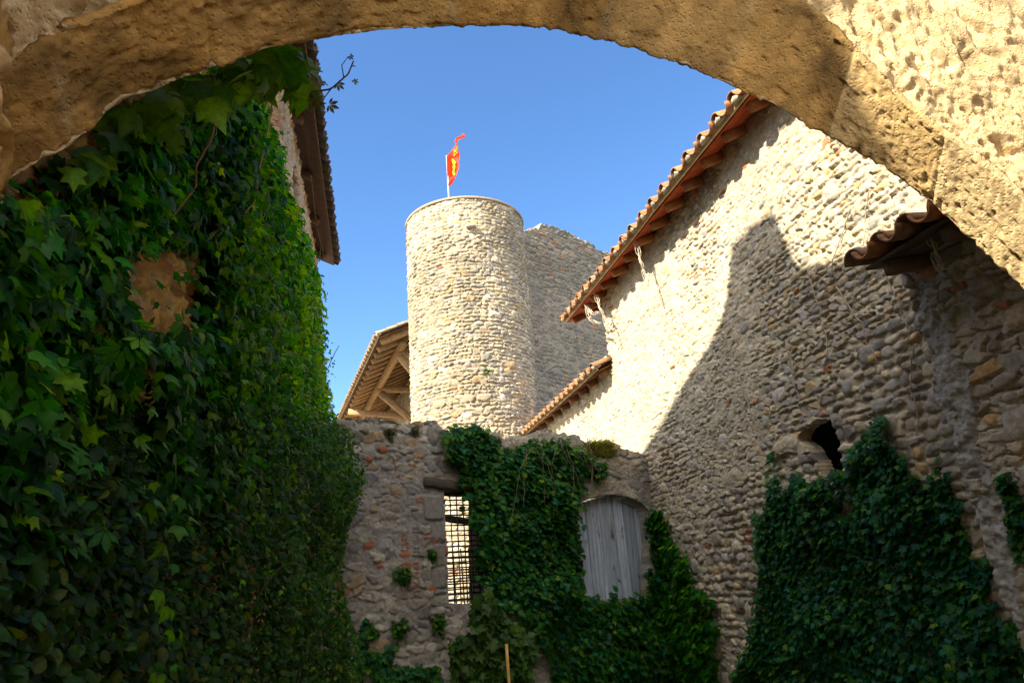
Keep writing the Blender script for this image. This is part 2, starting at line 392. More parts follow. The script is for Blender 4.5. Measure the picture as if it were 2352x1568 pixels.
    for k in range(len(ws)):
        f = ws[k]; c2 = N0*(1-f)+F0*f
        en = np.clip(1-f*.3/.015, 0, 1)**2; ef = np.clip(1-(1-f)*.2/.012, 0, 1)**2
        bl = np.clip(1-f*.3/.02, 0, 1)
        rag = .03*(fbm(t*7, 0*t, 61)-.5)+.03*(fbm(t*26, 0*t, 62)-.5)
        c2 = c2+inn*(hS[:, k]-.022*en-.010*ef+rag*np.clip(1-(1-f)*.2/.05, 0, 1))[:, None]
        s = s_n+(s_f-s_n)*f-hN[:, 1]*bl*.3
        pts.append(P3(c2, s)); cols_.append(cS[:, k])
    for k in range(1, len(wf)):
        wv = np.minimum(wf[k], lim); c2 = F0+o*wv[:, None]
        pts.append(P3(c2, np.full(n, s_f)+hF[:, k]*.5)); cols_.append(cF[:, k])
    pts = np.stack(pts, 1); cols_ = np.stack(cols_, 1); m = pts.shape[1]
    I = np.arange(n*m).reshape(n, m)
    q = np.stack([I[:-1, :-1], I[:-1, 1:], I[1:, 1:], I[1:, :-1]], -1).reshape(-1, 4)
    mb = MB(); mb.add(pts.reshape(-1, 3), q, cols_.reshape(-1, 3))
    top = np.stack([I[:-1, 0], I[1:, 0], I[1:, -1], I[:-1, -1]], -1)
    mb.L.append(top.ravel()); mb.S.append(np.full(len(top), 4))
    root = thing('stone_archway', 'rough ochre sandstone arch framing the whole view, sunlit at its right shoulder', 'arch', W(1.85, 1, -EYE))
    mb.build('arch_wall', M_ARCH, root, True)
    for (q, z1, s0, s1) in ((-1.55, 2.4, -5, 1.68), (4.75, 2.3, -5, 1.68)):  # unseen walls added behind the camera to block low sky light
        m = MB(); m.box(W((s0+s1)/2, q, (z1-EYE)/2), S*(s1-s0)/2, ZV*(z1+EYE)/2, Q*.18, (.40, .31, .19)); m.build('shade_wall', M_ARCH, root)
    m = MB(); m.box(W(-5.3, 1.6, .6), S*.25, ZV*2.2, Q*3.4, (.40, .31, .19)); m.build('shade_wall', M_ARCH, root)
    return root
build_arch()

# ------------------------------------------------------------------ roofs with canal tiles
def eave_roof(root, O, along, outw, L, slope, depth, pitch, rad, rafter, board_col, tile_col, rafter_col, rw=.10, rh=.13, courses=4, tail=.04, batten=True, mortar=True, over=.07):
    """O = one end of the eave (underside of the boards); along = eave direction; outw = horizontal, from the wall to the open"""
    up = -outw*cos(slope)+ZV*sin(slope); nn = nrm(np.cross(along, up)); nn = nn if nn[2] > 0 else -nn
    b = MB(); nb = int(depth/.16)+1; bw = depth/nb
    for i in range(nb):
        c = O+up*(i+.5)*bw+along*L/2+nn*.0125
        b.beam(c-along*L/2, c+along*L/2, bw*.985, .025, nn, np.array(board_col)*RNG.uniform(.75, 1.2), ch=.05)
    b.build('roof_boards', M_WOOD, root)
    k = int(L/rafter); off = (L-k*rafter)/2
    for i in range(k+1):
        r = MB(); p = O+along*(off+i*rafter+RNG.normal(0, .015))-nn*(rh/2+.003)
        r.beam(p+up*tail, p+up*depth, rw*RNG.uniform(.85, 1.15), rh*RNG.uniform(.92, 1.08), nn, np.array(rafter_col)*RNG.uniform(.75, 1.25), ch=.05, seg=3, wob=.003)
        r.build('rafter', M_WOOD, root)
    if batten:
        r = MB(); p = O+nn*.05-up*.012
        r.beam(p, p+along*L, .05, .022, up, (.55, .45, .29), ch=.1, seg=12, wob=.003); r.build('eave_batten', M_WOOD, root)
    # tiles
    t = MB(); mo = t; nc = int(round(L/pitch)); pt = L/nc; tl = .46
    A = np.linspace(0, pi, 9)
    def tile(c, r, inv, l, lift, col):
        r0 = r*RNG.uniform(.94, 1.05)
        V = []
        for (x, rr) in ((0, r0), (l, r0*.86)):
            for th in (rr, rr-.016):
                for a in A:
                    off_ = along*(cos(a)*th)+nn*((sin(a)*th) if not inv else (rad*.95-sin(a)*th))
                    V.append(c+up*x+nn*(lift if x == 0 else 0)+off_)
        V = np.array(V); F = []; m = 9
        for i in range(8):
            F += [(i, i+1, 2*m+i+1, 2*m+i), (m+i+1, m+i, 3*m+i, 3*m+i+1), (i+1, i, m+i, m+i+1), (2*m+i, 2*m+i+1, 3*m+i+1, 3*m+i)]
        F += [(0, 2*m, 3*m, m), (m-1, 2*m-1, 4*m-1, 3*m-1)]
        t.add(V, F, col)
    def tc():
        c = np.array(tile_col)*RNG.uniform(.6, 1.2)
        g_ = RNG.uniform(.1, .8); return c*(1-g_)+np.array((.22, .17, .125))*g_*min(1.0, sum(tile_col)/.43)*RNG.uniform(.7, 1.1)
    for i in range(nc+1):
        for j in range(courses):
            sl = j*.36
            if sl+tl > depth+.2: break
            c = O+along*(i*pt+RNG.normal(0, .006))+up*(sl-over-RNG.uniform(0, .025)*(j == 0))+nn*(.075)
            tile(c, rad, False, tl, .012, tc())
            if j == 0 and mortar:       # mortar packed under the first cover tile
                R = rad*.78; aa = np.linspace(0, pi, 9)
                fr = [c+up*(.012+.02*RNG.random())+along*(cos(a)*R*RNG.uniform(.9, 1.05))+nn*(sin(a)*R*RNG.uniform(.85, 1.1)-.01) for a in aa]
                bk = [p_+up*.12 for p_ in fr]; ctr = c+up*.0+nn*R*.4
                VV = fr+bk+[ctr]; FF = [(18, x, x+1) for x in range(8)]+[(x+1, x, 9+x, 10+x) for x in range(8)]+[(18, 8, 0), (0, 8, 17, 9)]
                mo.add(VV, FF, np.array((.40, .34, .26))*RNG.uniform(.7, 1.15))
            if i < nc:
                c2 = O+along*((i+.5)*pt+RNG.normal(0, .006))+up*(sl-over-.04-RNG.uniform(0, .02)*(j == 0))+nn*.04
                tile(c2, rad*.95, True, tl, .008, tc()*np.array((1.05, .95, .85)))
    t.build('roof_tiles', M_TILE, root)

# ------------------------------------------------------------------ right building
p_w, s_end = 4.56, 10.96
RP = Plane(Q*p_w, S, -Q)                               # u = s, v = world z
def build_right():
    root = thing('cobble_stone_house', 'long sunlit house wall of river cobbles with two stepped tiled eaves on the right', 'building', W(8, p_w, -EYE))
    us = stepped(3.0, 17.0, lambda s: .0090+max(0, s-4.2)*.0016 if s < 11.5 else .03)
    vs = np.arange(-.1, EYE+4.95, .0102)
    hole = RP.poly([(1842, 985), (1880, 962), (1912, 962), (1926, 1000), (1936, 1060), (1940, 1095), (1895, 1095), (1880, 1060), (1862, 1030), (1835, 1010)])
    beam_a, beam_b = RP.uv((1488, 1137)), RP.uv((1580, 1097))
    def region(u, v): return 1
    # two fields blended: small flat rubble high up, rounded larger cobbles towards the near lower part
    H1, C1 = stone_field(us, vs, (.048, .092), (1.0, 2.3), (.014, .036), CREAM, .35, (.45, .385, .28), .72, .55, 11, brick=.012)
    H2, C2 = stone_field(us, vs, (.065, .125), (.95, 1.9), (.016, .044), GREYS[:3]+CREAM[:6], .8, (.44, .38, .29), .50, .8, 12, brick=.015)
    U, V = np.meshgrid(us, vs, indexing='ij')
    z = V-EYE
    k = z < np.interp(U, [3, 4.6, 5.6, 7, 10], [2.2, 1.9, 1.25, .75, .7])+1.1*(fbm(U*.9, V*.9, 91)-.5)
    H = np.where(k, H2, H1); C = np.where(k[..., None], C2, C1)
    top = lambda Uc: np.where(Uc < s_end, EYE+4.95, EYE+3.72)+.05*(vnoise(Uc*6, Uc*0, 5)-.5)
    def keep(Uc, Vc):
        j = .03*(fbm(Uc*9, Vc*9, 55, 3)-.5)
        return (Vc < top(Uc)) & ~inpoly(np.stack([Uc+j, Vc+j], -1), hole)
    sheet(us, vs, H, C, RP.pos, keep, .15).build('wall', M_RUBBLE, root, True)
    # chamber behind the opening, its deep shade put into the colour, with a sloping sill of rubble
    hc = np.array(hole).mean(0); nb = MB()
    P = lambda u, v, d: RP.O+S*u+ZV*v+Q*d
    u0, u1, v0, v1 = hc[0]-.8, hc[0]+.8, hc[1]-.7, hc[1]+.8
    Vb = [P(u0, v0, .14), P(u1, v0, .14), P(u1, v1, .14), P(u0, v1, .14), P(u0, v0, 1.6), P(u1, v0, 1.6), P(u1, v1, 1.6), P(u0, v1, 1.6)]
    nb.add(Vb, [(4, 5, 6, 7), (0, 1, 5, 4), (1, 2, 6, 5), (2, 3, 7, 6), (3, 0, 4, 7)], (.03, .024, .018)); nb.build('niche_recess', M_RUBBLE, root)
    # far gable return and body behind the wall so that the house is closed
    bd = MB(); B = lambda s, q, z_: W(s, q, z_)
    bd.box(B(10.3, 8.0, 1.6), S*.5, ZV*3.2, Q*3.0, (.4, .34, .25)); bd.build('end_wall', M_RUBBLE, root)
    # old timber set in the wall by the corner
    tb = MB(); a = RP.O+S*beam_a[0]+ZV*beam_a[1]+Q*.035; b = RP.O+S*beam_b[0]+ZV*beam_b[1]+Q*.03
    tb.beam(a, b, .10, .10, ZV, (.17, .15, .135), seg=6, wob=.008); tb.build('wall_timber', M_WOOD, root)
    eave_roof(root, W(12.0, 4.20, 4.73), -S, -Q, 12.0-3.6, radians(24), 1.6, .365, .11, .53, (.30, .055, .014), (.32, .125, .05), (.27, .105, .035), .085, .11)
    eave_roof(root, W(17.2, 4.30, 3.385), -S, -Q, 17.2-10.9, radians(24), 1.6, .33, .11, .60, (.15, .06, .025), (.28, .13, .06), (.22, .11, .05), .09, .11)
    return root
build_right()

def build_pier():
    # nearer wall section standing proud of the main wall, with its own lean-to eave
    root = thing('mortared_rubble_pier', 'nearest projecting section of rubble wall at the right edge under a small tiled eave', 'wall', W(3.4, 4.3, -EYE))
    pl = Plane(Q*4.30, S, -Q)
    us = np.arange(2.03, 4.17, .0075); vs = np.arange(-.1, EYE+2.2, .0078)
    H1, C1 = stone_field(us, vs, (.065, .135), (1.0, 2.0), (.014, .040), [(.35, (.42, .36, .27)), (.25, (.36, .32, .26)), (.15, (.32, .29, .24)), (.1, (.44, .36, .25)), (.03, (.48, .31, .14)), (.02, (.36, .16, .09))], .3, (.41, .36, .295), .66, 1.1, 14, brick=.03)
    U, V = np.meshgrid(us, vs, indexing='ij')
    # rough mortar band down the outer corner
    edge = np.clip((U-(3.86+.30*(fbm(V*2.6+U*.5, V*.3, 3, 4)-.5)))/.03, 0, 1)
    Hm = .02+.12*(fbm(U*5, V*4, 71)-.5)+.05*(fbm(U*16, V*18, 72, 4)-.5)
    Cm = np.array((.31, .295, .27))*(.75+.5*fbm(U*6, V*6, 73))[..., None]
    mk = (edge > .5) & (Hm > H1-.022); H = np.where(mk, Hm, H1); C = np.where(mk[..., None], Cm, C1)
    def keep(Uc, Vc): return Uc < 4.09+.26*(fbm(Vc*2.6, Vc*0, 74, 5)-.5)
    sheet(us, vs, H, C, pl.pos, keep, .35).build('wall', M_RUBBLE, root, True)
    eave_roof(root, W(4.02, 3.86, 2.04), -S, -Q, 1.95, radians(9), 0.70, .27, .10, .55, (.10, .06, .03), (.36, .155, .06), (.12, .08, .05), .09, .11, courses=2, mortar=False, batten=False)
build_pier()

# ------------------------------------------------------------------ round tower
TC = azv(-3.6)*18.0; TR = 1.69; TT = EYE+9.93
def build_tower():
    root = thing('round_stone_tower', 'tall round tower of pale rubble stone with a thin rim, flying a flag', 'tower', (TC[0], TC[1], 0))
    a_c = math.atan2(-TC[1], -TC[0])
    us = np.r_[np.arange(-2.75, 2.75, .017), ]
    vs = np.arange(-.1, TT, .0165)
    H, C = stone_field(us, vs, (.070, .125), (1.0, 2.4), (.018, .050), [(a_, tuple(.8*c_ for c_ in b_)) for a_, b_ in CREAM[:6]]+[(.02, (.5, .46, .4))], .35, (.33, .28, .20), .26, .9, 21, brick=.004)
    bl = fbm((np.meshgrid(us, vs, indexing='ij')[0])*.9, np.meshgrid(us, vs, indexing='ij')[1]*.35, 8)
    C = C*(1-.30*np.clip((bl-.5)*6, 0, 1)[..., None])
    def pos(U, V, Hh):
        an = a_c+U/TR; r = TR+Hh
        return np.stack([TC[0]+r*np.cos(an), TC[1]+r*np.sin(an), V], -1)
    mb = sheet(us, vs, H, C, pos, None, 0)
    us2 = np.linspace(2.75, 2*pi*TR-2.75, 40); vs2 = np.linspace(-.1, TT, 30); H2 = np.zeros((40, 30)); C2 = np.full((40, 30, 3), .36)
    sheet(us2, vs2, H2, C2, pos, None, 0, mb)
    mb.build('wall', M_RUBBLE, root, True)
    rim = MB(); n = 96; pr = [(TR-.25, TT-.02), (TR+.045, TT-.02), (TR+.06, TT+.0), (TR+.06, TT+.05), (TR+.03, TT+.07), (TR-.25, TT+.06)]
    V = np.array([(TC[0]+r*cos(2*pi*i/n), TC[1]+r*sin(2*pi*i/n), z) for i in range(n) for (r, z) in pr]); k = len(pr)
    F = [(i*k+j, ((i+1) % n)*k+j, ((i+1) % n)*k+j+1, i*k+j+1) for i in range(n) for j in range(k-1)]
    rim.add(V, F, (.27, .21, .15)); rim.build('coping', M_RUBBLE, root)
    cap = MB(); cap.add([(TC[0]+(TR-.1)*cos(2*pi*i/48), TC[1]+(TR-.1)*sin(2*pi*i/48), TT-.1) for i in range(48)], [tuple(range(48))], (.3, .26, .2)); cap.build('tower_roof', M_RUBBLE, root)
    # one stone corbel near the top
    cb = MB(); d = nrm(hit((1082, 522), TC-nrm(TC)*TR, -nrm(TC))-TC); P = hit((1082, 522), TC-nrm(TC)*TR, -nrm(TC))
    cb.beam(P+nrm(TC)*.05, P-nrm(TC)*.14, .26, .09, ZV, (.45, .36, .24)); cb.build('corbel', M_RUBBLE, root)
build_tower()

def build_flag():
    O = TC.copy(); n = -nrm(TC)
    base = hit((1031, 455), O, n); top = hit((1026, 358), O, n); 
    base = base-ZV*0.9
    root = thing('red_flag', 'red swallow-tailed banner with yellow emblem on a thin pole above the round tower', 'flag', base)
    p = MB(); p.tube([base, (base+top)/2, top], .022, (.55, .55, .55), 8); p.build('flagpole', M_IRON, root, True)
    left = [(1029, 428), (1027.5, 410), (1026.5, 390), (1026, 372), (1026, 361), (1034, 351), (1041, 342), (1046, 333), (1046, 325), (1044, 321), (1047, 314), (1057, 311), (1064, 306)]
    right = [(1030, 428), (1038, 419), (1046, 407), (1052, 394), (1055, 385), (1052, 377), (1056, 367), (1055, 352), (1053, 341), (1051, 334), (1049, 328), (1052, 323), (1069, 318)]
    V = []; m = 9
    def uvd(i, j): return .10*sin(i*.9+j*.45)*min(1, j/3)+.06*sin(i*.5-j*.8)
    for i, (l, r) in enumerate(zip(left, right)):
        a = hit(l, O, n); b = hit(r, O, n)
        for j in range(m):
            t_ = j/(m-1); V.append(a*(1-t_)+b*t_+n*uvd(i, j))
    V = np.array(V); k = len(left)
    F = np.array([(i*m+j, i*m+j+1, (i+1)*m+j+1, (i+1)*m+j) for i in range(k-1) for j in range(m-1)])
    fb = MB(); fb.add(V, F, (.80, .045, .02)); ban = fb.build('banner', M_CLOTH, root, True)
    em = MB()
    for poly in ([(1043, 349), (1046, 346), (1047, 353), (1043, 356)], [(1048, 343), (1050.5, 343), (1051, 353), (1048, 354)], [(1041, 357), (1052, 353), (1051.5, 355), (1042, 360)],
                 [(1037, 366), (1040, 364), (1044, 371), (1047, 377), (1044, 382), (1041, 378)], [(1039, 378), (1043, 381), (1046, 384), (1045, 389), (1040, 386)],
                 [(1040, 388), (1044, 390), (1043, 396), (1046, 399), (1042, 403), (1039, 396)]):
        c = [hit(q_, O, n)+n*.19 for q_ in poly]
        # keep the emblem on the cloth: nearest banner vertex depth
        c2 = []
        for q_ in poly:
            P0 = hit(q_, O, n); d_ = V-P0; d_ = d_-np.outer(d_@n, n); jx = np.argsort((d_**2).sum(1))[:3]
            c2.append(P0+n*(((V[jx]-P0)@n).max()+.02))
        em.add(c2, [tuple(range(len(c2)))], (.85, .55, .03))
    em.build('emblem', M_CLOTH, ban)
build_flag()

# ------------------------------------------------------------------ high ruined wall beside the tower
def build_high_wall():
    O = azv(1.0)*18.6; u = azv(46); n = azv(136); O[2] = 0
    pl = Plane(O, u, n)
    tl = topline([(1180, 530), (1196, 531), (1236, 526), (1243, 515), (1252, 517), (1268, 518), (1282, 527), (1310, 537), (1335, 549), (1362, 563), (1372, 576), (1400, 583), (1430, 598), (1500, 640)], pl)
    u1 = pl.uv((1480, 620))[0]; zt = max(tl(np.linspace(-1.5, u1, 60)))
    us = np.arange(-1.0, u1, .026); vs = np.arange(-.1, zt+.1, .024)
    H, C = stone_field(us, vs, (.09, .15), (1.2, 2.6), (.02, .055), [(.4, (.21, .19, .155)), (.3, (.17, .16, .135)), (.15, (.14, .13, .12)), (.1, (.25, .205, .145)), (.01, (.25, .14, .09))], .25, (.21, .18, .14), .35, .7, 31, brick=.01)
    keep = lambda U, V: V < tl(U)+.06*(vnoise(U*3.5, U*0, 4)-.5)+.09*(vnoise(U*11, V*5, 6)-.5)
    root = thing('ruined_curtain_wall', 'high ragged-topped grey stone wall in shade behind the round tower', 'wall', O+u*2)
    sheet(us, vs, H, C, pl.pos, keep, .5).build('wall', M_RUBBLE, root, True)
build_high_wall()

# ------------------------------------------------------------------ timber roof behind the tower
def build_shelter():
    Hh = EYE+6.9
    N = hit_z((872, 775), Hh); F = hit_z((788, 952), Hh); e = nrm(F-N); r = np.array([e[1], -e[0], 0]); L = np.linalg.norm(F-N)+4.5
    sl = radians(25)
    root = thing('timber_gallery_roof', 'open timber roof with tiled edge and exposed rafters tucked behind the round tower', 'roof', (N+r*1.5)*np.array([1, 1, 0]))
    eave_roof(root, N, e, -r, L, sl, 2.7, .34, .12, .60, (.11, .055, .025), (.22, .16, .11), (.30, .18, .085), .15, .17, courses=6, tail=.05)
    up = r*cos(sl)+ZV*sin(sl); nn = nrm(np.cross(e, up)); nn = nn if nn[2] > 0 else -nn
    Pp = N-nn*.27
    a = hit((918, 803), Pp, nn); b = hit((838, 948), Pp, nn)
    m = MB(); m.beam(a-e*.6, b+e*2, .2, .2, nn, (.32, .20, .10), seg=5, wob=.008); m.build('purlin', M_WOOD, root)
    def inplane(node, px): return hit(px, node, e)
    n1 = a; n2 = a+e*((hit((849, 917), Pp, nn)-a)@e); n2 = hit((866, 890), Pp, nn)
    n3 = hit((800, 945), Pp, nn)
    def bar(p, q_, nm, w_=.2, h_=.22):
        m = MB(); m.beam(p, q_, w_, h_, ZV, (.33, .21, .11), seg=4, wob=.006); m.build(nm, M_WOOD, root)
    ext = lambda p, q_, k: p+(q_-p)*k
    bar(n1-ZV*.05, ext(n1, inplane(n1, (945, 820)), 2.0), 'tie_beam')
    bar(n1-ZV*.2, ext(n1, inplane(n1, (945, 843)), 2.2), 'brace')
    bar(n2-ZV*.05, ext(n2, inplane(n2, (945, 893)), 2.0), 'tie_beam')
    bar(n2-ZV*.2+r*.1, ext(n2, inplane(n2, (946, 962)), 1.5), 'brace')
    bar(n3-ZV*.02, ext(n3, inplane(n3, (925, 955)), 1.5), 'tie_beam')
    # wall the roof leans on
    Ow = N+r*2.35; Ow[2] = 0; pl = Plane(Ow, e, -r)
    us = np.arange(1.0, L, .04); vs = np.arange(0, Hh+1.2, .04)
    Hf, C = stone_field(us, vs, (.10, .16), (1.2, 2.2), (.02, .05), CREAM[:5], .3, (.40, .33, .23), .3, .8, 41)
    sheet(us, vs, Hf, C, pl.pos, None, .4).build('wall', M_RUBBLE, root, True)
    m = MB(); p = N+r*1.95+e*3.2; m.beam(np.array([p[0], p[1], 0]), p+ZV*.8, .2, .2, e, (.42, .28, .15)); m.build('post', M_WOOD, root)
build_shelter()

# ------------------------------------------------------------------ ruined wall closing the courtyard
CORN = W(10.0, 4.56, -EYE)
BP = Plane(CORN, azv(235), azv(145))
def build_back():
    pl = BP
    root = thing('ruined_courtyard_wall', 'low ruined wall closing the courtyard, with barred window and plank shutter', 'wall', CORN+pl.u*3)
    tl = topline([(720, 955), (760, 962), (800, 958), (835, 966), (862, 962), (880, 975), (920, 972), (950, 968), (965, 962), (1003, 963), (1012, 985), (1050, 992), (1090, 985), (1130, 998), (1170, 1002), (1215, 1000), (1240, 992), (1262, 990), (1285, 1005),
                  (1330, 1008), (1370, 1010), (1410, 1015), (1440, 1035), (1470, 1045), (1500, 1050), (1560, 1060)], pl)
    us = np.arange(-.3, 5.9, .0125); vs = np.arange(-.1, EYE+2.6, .0125)
    win = pl.poly([(1019, 1127), (1112, 1127), (1116, 1386), (1030, 1386)])
    shp = [(1331, 1375), (1328, 1250), (1325, 1160), (1345, 1147), (1375, 1138), (1405, 1135), (1440, 1141), (1470, 1155), (1488, 1172), (1488, 1375)]
    sh = pl.poly(shp)
    ex = []
    def blk(px0, px1, col, n=9, p=.03):
        a = pl.uv(px0); b = pl.uv(px1); ex.append(((a[0]+b[0])/2, (a[1]+b[1])/2, abs(a[0]-b[0])/2, abs(a[1]-b[1])/2, n, p, col))
    blk((968, 1135), (1017, 1196), (.27, .25, .235), 10, .045); blk((985, 1198), (1020, 1245), (.25, .23, .215), 9, .035); blk((996, 1248), (1022, 1300), (.26, .235, .21), 8, .03)
    blk((985, 1303), (1026, 1350), (.25, .23, .20), 7, .03); blk((850, 1210), (910, 1228), (.32, .29, .26), 8, .03); blk((862, 1238), (900, 1262), (.36, .34, .33), 5, .03)
    for k in range(5): blk((919, 1212+k*11), (938, 1221+k*11), (.36, .10, .05) if k % 2 else (.30, .085, .05), 9, .028)
    for k in range(7): blk((944, 1210+k*9), (962, 1217+k*9), (.16, .14, .125), 9, .026)
    for k in range(7): blk((946, 1290+k*11), (962, 1296+k*11), (.24, .10, .06), 9, .024)
    for (x, y, c) in ((872, 1300, (.30, .10, .05)), (865, 1290, (.22, .12, .07)), (930, 1302, (.34, .10, .05)), (990, 1352, (.42, .10, .03)), (980, 1235, (.36, .12, .05)), (955, 1057, (.50, .30, .14)), (1000, 1240, (.34, .16, .09)),
                      (945, 1070, (.34, .12, .07)), (910, 1073, (.30, .11, .06)), (918, 1094, (.30, .12, .07)), (938, 1096, (.38, .30, .16)), (905, 1055, (.46, .28, .15)), (960, 1043, (.50, .27, .10))):
        blk((x-9, y-4), (x+9, y+4), c, 6, .032)
    H, C = stone_field(us, vs, (.085, .15), (1.0, 2.1), (.016, .045), GREYS+[(.2, (.38, .34, .27)), (.12, (.44, .40, .33))], .35, (.31, .285, .255), .72, .9, 51, extra=ex, brick=.012)
    U, V = np.meshgrid(us, vs, indexing='ij')
    # grey staining of the plaster
    st = np.clip((fbm(U*1.3, V*.8, 58)-.5)*5, 0, 1); C = C*(1-.35*st[..., None])+np.array((.15, .145, .14))*st[..., None]*.35
    C = C*np.array((.86, .87, .89)); rough = np.clip((V-(EYE+1.35))/.4, 0, 1); H = H+rough*.06*(fbm(U*6, V*6, 59)-.5)
    def keep(Uc, Vc):
        j = .02*(fbm(Uc*10, Vc*10, 5, 3)-.5); PP = np.stack([Uc+j, Vc+j], -1)
        return (Vc < tl(Uc)+.10*(vnoise(Uc*5, Uc*0, 14)-.5)+.07*(vnoise(Uc*16, Vc*9, 16)-.5)) & ~inpoly(PP, win) & ~inpoly(PP, sh)
    sheet(us, vs, H, C, pl.pos, keep, .42).build('wall', M_RUBBLE, root, True)
    at = lambda px, d=0.: hit(px, pl.O+pl.n*d, pl.n)
    # split timber lintel
    l = MB(); l.beam(at((974, 1106), .03)-pl.n*.04, at((1100, 1122), .03)-pl.n*.04, .16, .12, ZV, (.07, .058, .045), seg=7, wob=.008)
    l.beam(at((1012, 1128), -.12), at((1115, 1134), -.12), .14, .09, ZV, (.06, .05, .04), seg=5, wob=.005); l.build('timber_lintel', M_WOOD, root)
    # iron grille
    gr = MB(); a, b = pl.uv((1116, 1128)), pl.uv((1019, 1388)); u0, u1 = min(a[0], b[0]), max(a[0], b[0]); v0, v1 = b[1], a[1]
    def barp(uu, vv, d): return pl.O+pl.u*uu+ZV*vv+pl.n*d
    for i in range(8):
        x = u0-.03+(u1-u0+.06)*(i+.5)/8; gr.tube([barp(x+RNG.normal(0, .004), v0-.02, -.10), barp(x+RNG.normal(0, .006), (v0+v1)/2, -.10), barp(x, v1, -.10)], .0085, (.04, .034, .03), 5)
    for i in range(21):
        y = v0+(v1-v0)*(i+.5)/21; gr.tube([barp(u0-.05, y, -.108), barp(u1+.05, y+RNG.normal(0, .004), -.108)], .009, (.04, .034, .03), 5)
    for i in range(6):
        x = u0+(u1-u0)*(i+.7)/6; gr.tube([barp(x, v0-.02, -.16), barp(x+.02, v0+(v1-v0)*.48, -.16)], .009, (.04, .034, .03), 5)
    for i in range(9):
        y = v0+(v1-v0)*.47*(i+.5)/9; gr.tube([barp(u0-.05, y, -.168), barp(u1+.05, y+.012, -.168)], .009, (.04, .034, .03), 5)
    gr.build('window_grille', M_IRON, root)
    cbm = MB(); cbm.tube([at((1005, 1187), -.5), at((1045, 1193), -.5), at((1085, 1198), -.5), at((1130, 1210), -.5)], [.045, .05, .045, .04], (.13, .09, .06), 7); cbm.build('cross_pole', M_WOOD, root, True)
    # plank shutter
    spl = Plane(pl.O-pl.n*.13, pl.u, pl.n)
    sp = spl.poly([(1328, 1385), (1322, 1250), (1320, 1166), (1345, 1152), (1375, 1143), (1405, 1139), (1436, 1150), (1458, 1165), (1470, 1190), (1475, 1240), (1481, 1300), (1482, 1385)])
    uu = np.array(sp)
    us2 = np.arange(uu[:, 0].min(), uu[:, 0].max(), .006); vs2 = np.arange(uu[:, 1].min(), uu[:, 1].max(), .02)
    U, V = np.meshgrid(us2, vs2, indexing='ij')
    pj = np.cumsum(RNG.uniform(.13, .24, 12))+us2[0]-.05; idx = np.searchsorted(pj, us2); dj = np.min(np.abs(us2[:, None]-pj[None]), 1)
    lean = U+.03*(V-vs2[0])
    gra = fbm(lean*60, V*1.6, 5, 3); gr2 = fbm(lean*22, V*.8, 6, 3)
    Hs = np.where(dj < .009, -.05, 0)[:, None]+.012*(gra-.5)+RNG.normal(0, .009, 14)[idx][:, None]
    base = np.array((.30, .355, .45))*RNG.uniform(.72, 1.15, 14)[idx][:, None, None]
    Cs = base*(.25+.75*gra[..., None]+.75*gr2[..., None])*np.where(dj < .009, .3, 1.)[:, None, None]
    rot = np.clip((fbm(U*5, V*3, 44)-.2)-(V-vs2[0])*.5, 0, 1); Cs = Cs*(1-.55*rot[..., None])
    knot = np.zeros(U.shape)
    for _ in range(14):
        ku, kv = RNG.uniform(us2[0], us2[-1]), RNG.uniform(vs2[0], vs2[-1]); knot = np.maximum(knot, np.exp(-(((U-ku)/.016)**2+((V-kv)/.028)**2)))
    Cs = Cs*(1-.7*knot[..., None])
    so_ = sheet(us2, vs2, Hs, Cs, spl.pos, lambda a_, b_: inpoly(np.stack([a_, b_], -1), sp), .04).build('plank_shutter', M_GREYWOOD, root)
    bt = MB(); P0 = hit((1408, 1232), spl.O+spl.n*.02, spl.n); bt.tube([hit((1404, 1180), spl.O+spl.n*.025, spl.n), hit((1406, 1215), spl.O+spl.n*.03, spl.n), P0], [.012, .016, .02], (.30, .28, .26), 6); bt.build('latch', M_IRON, so_)
    return root
build_back()

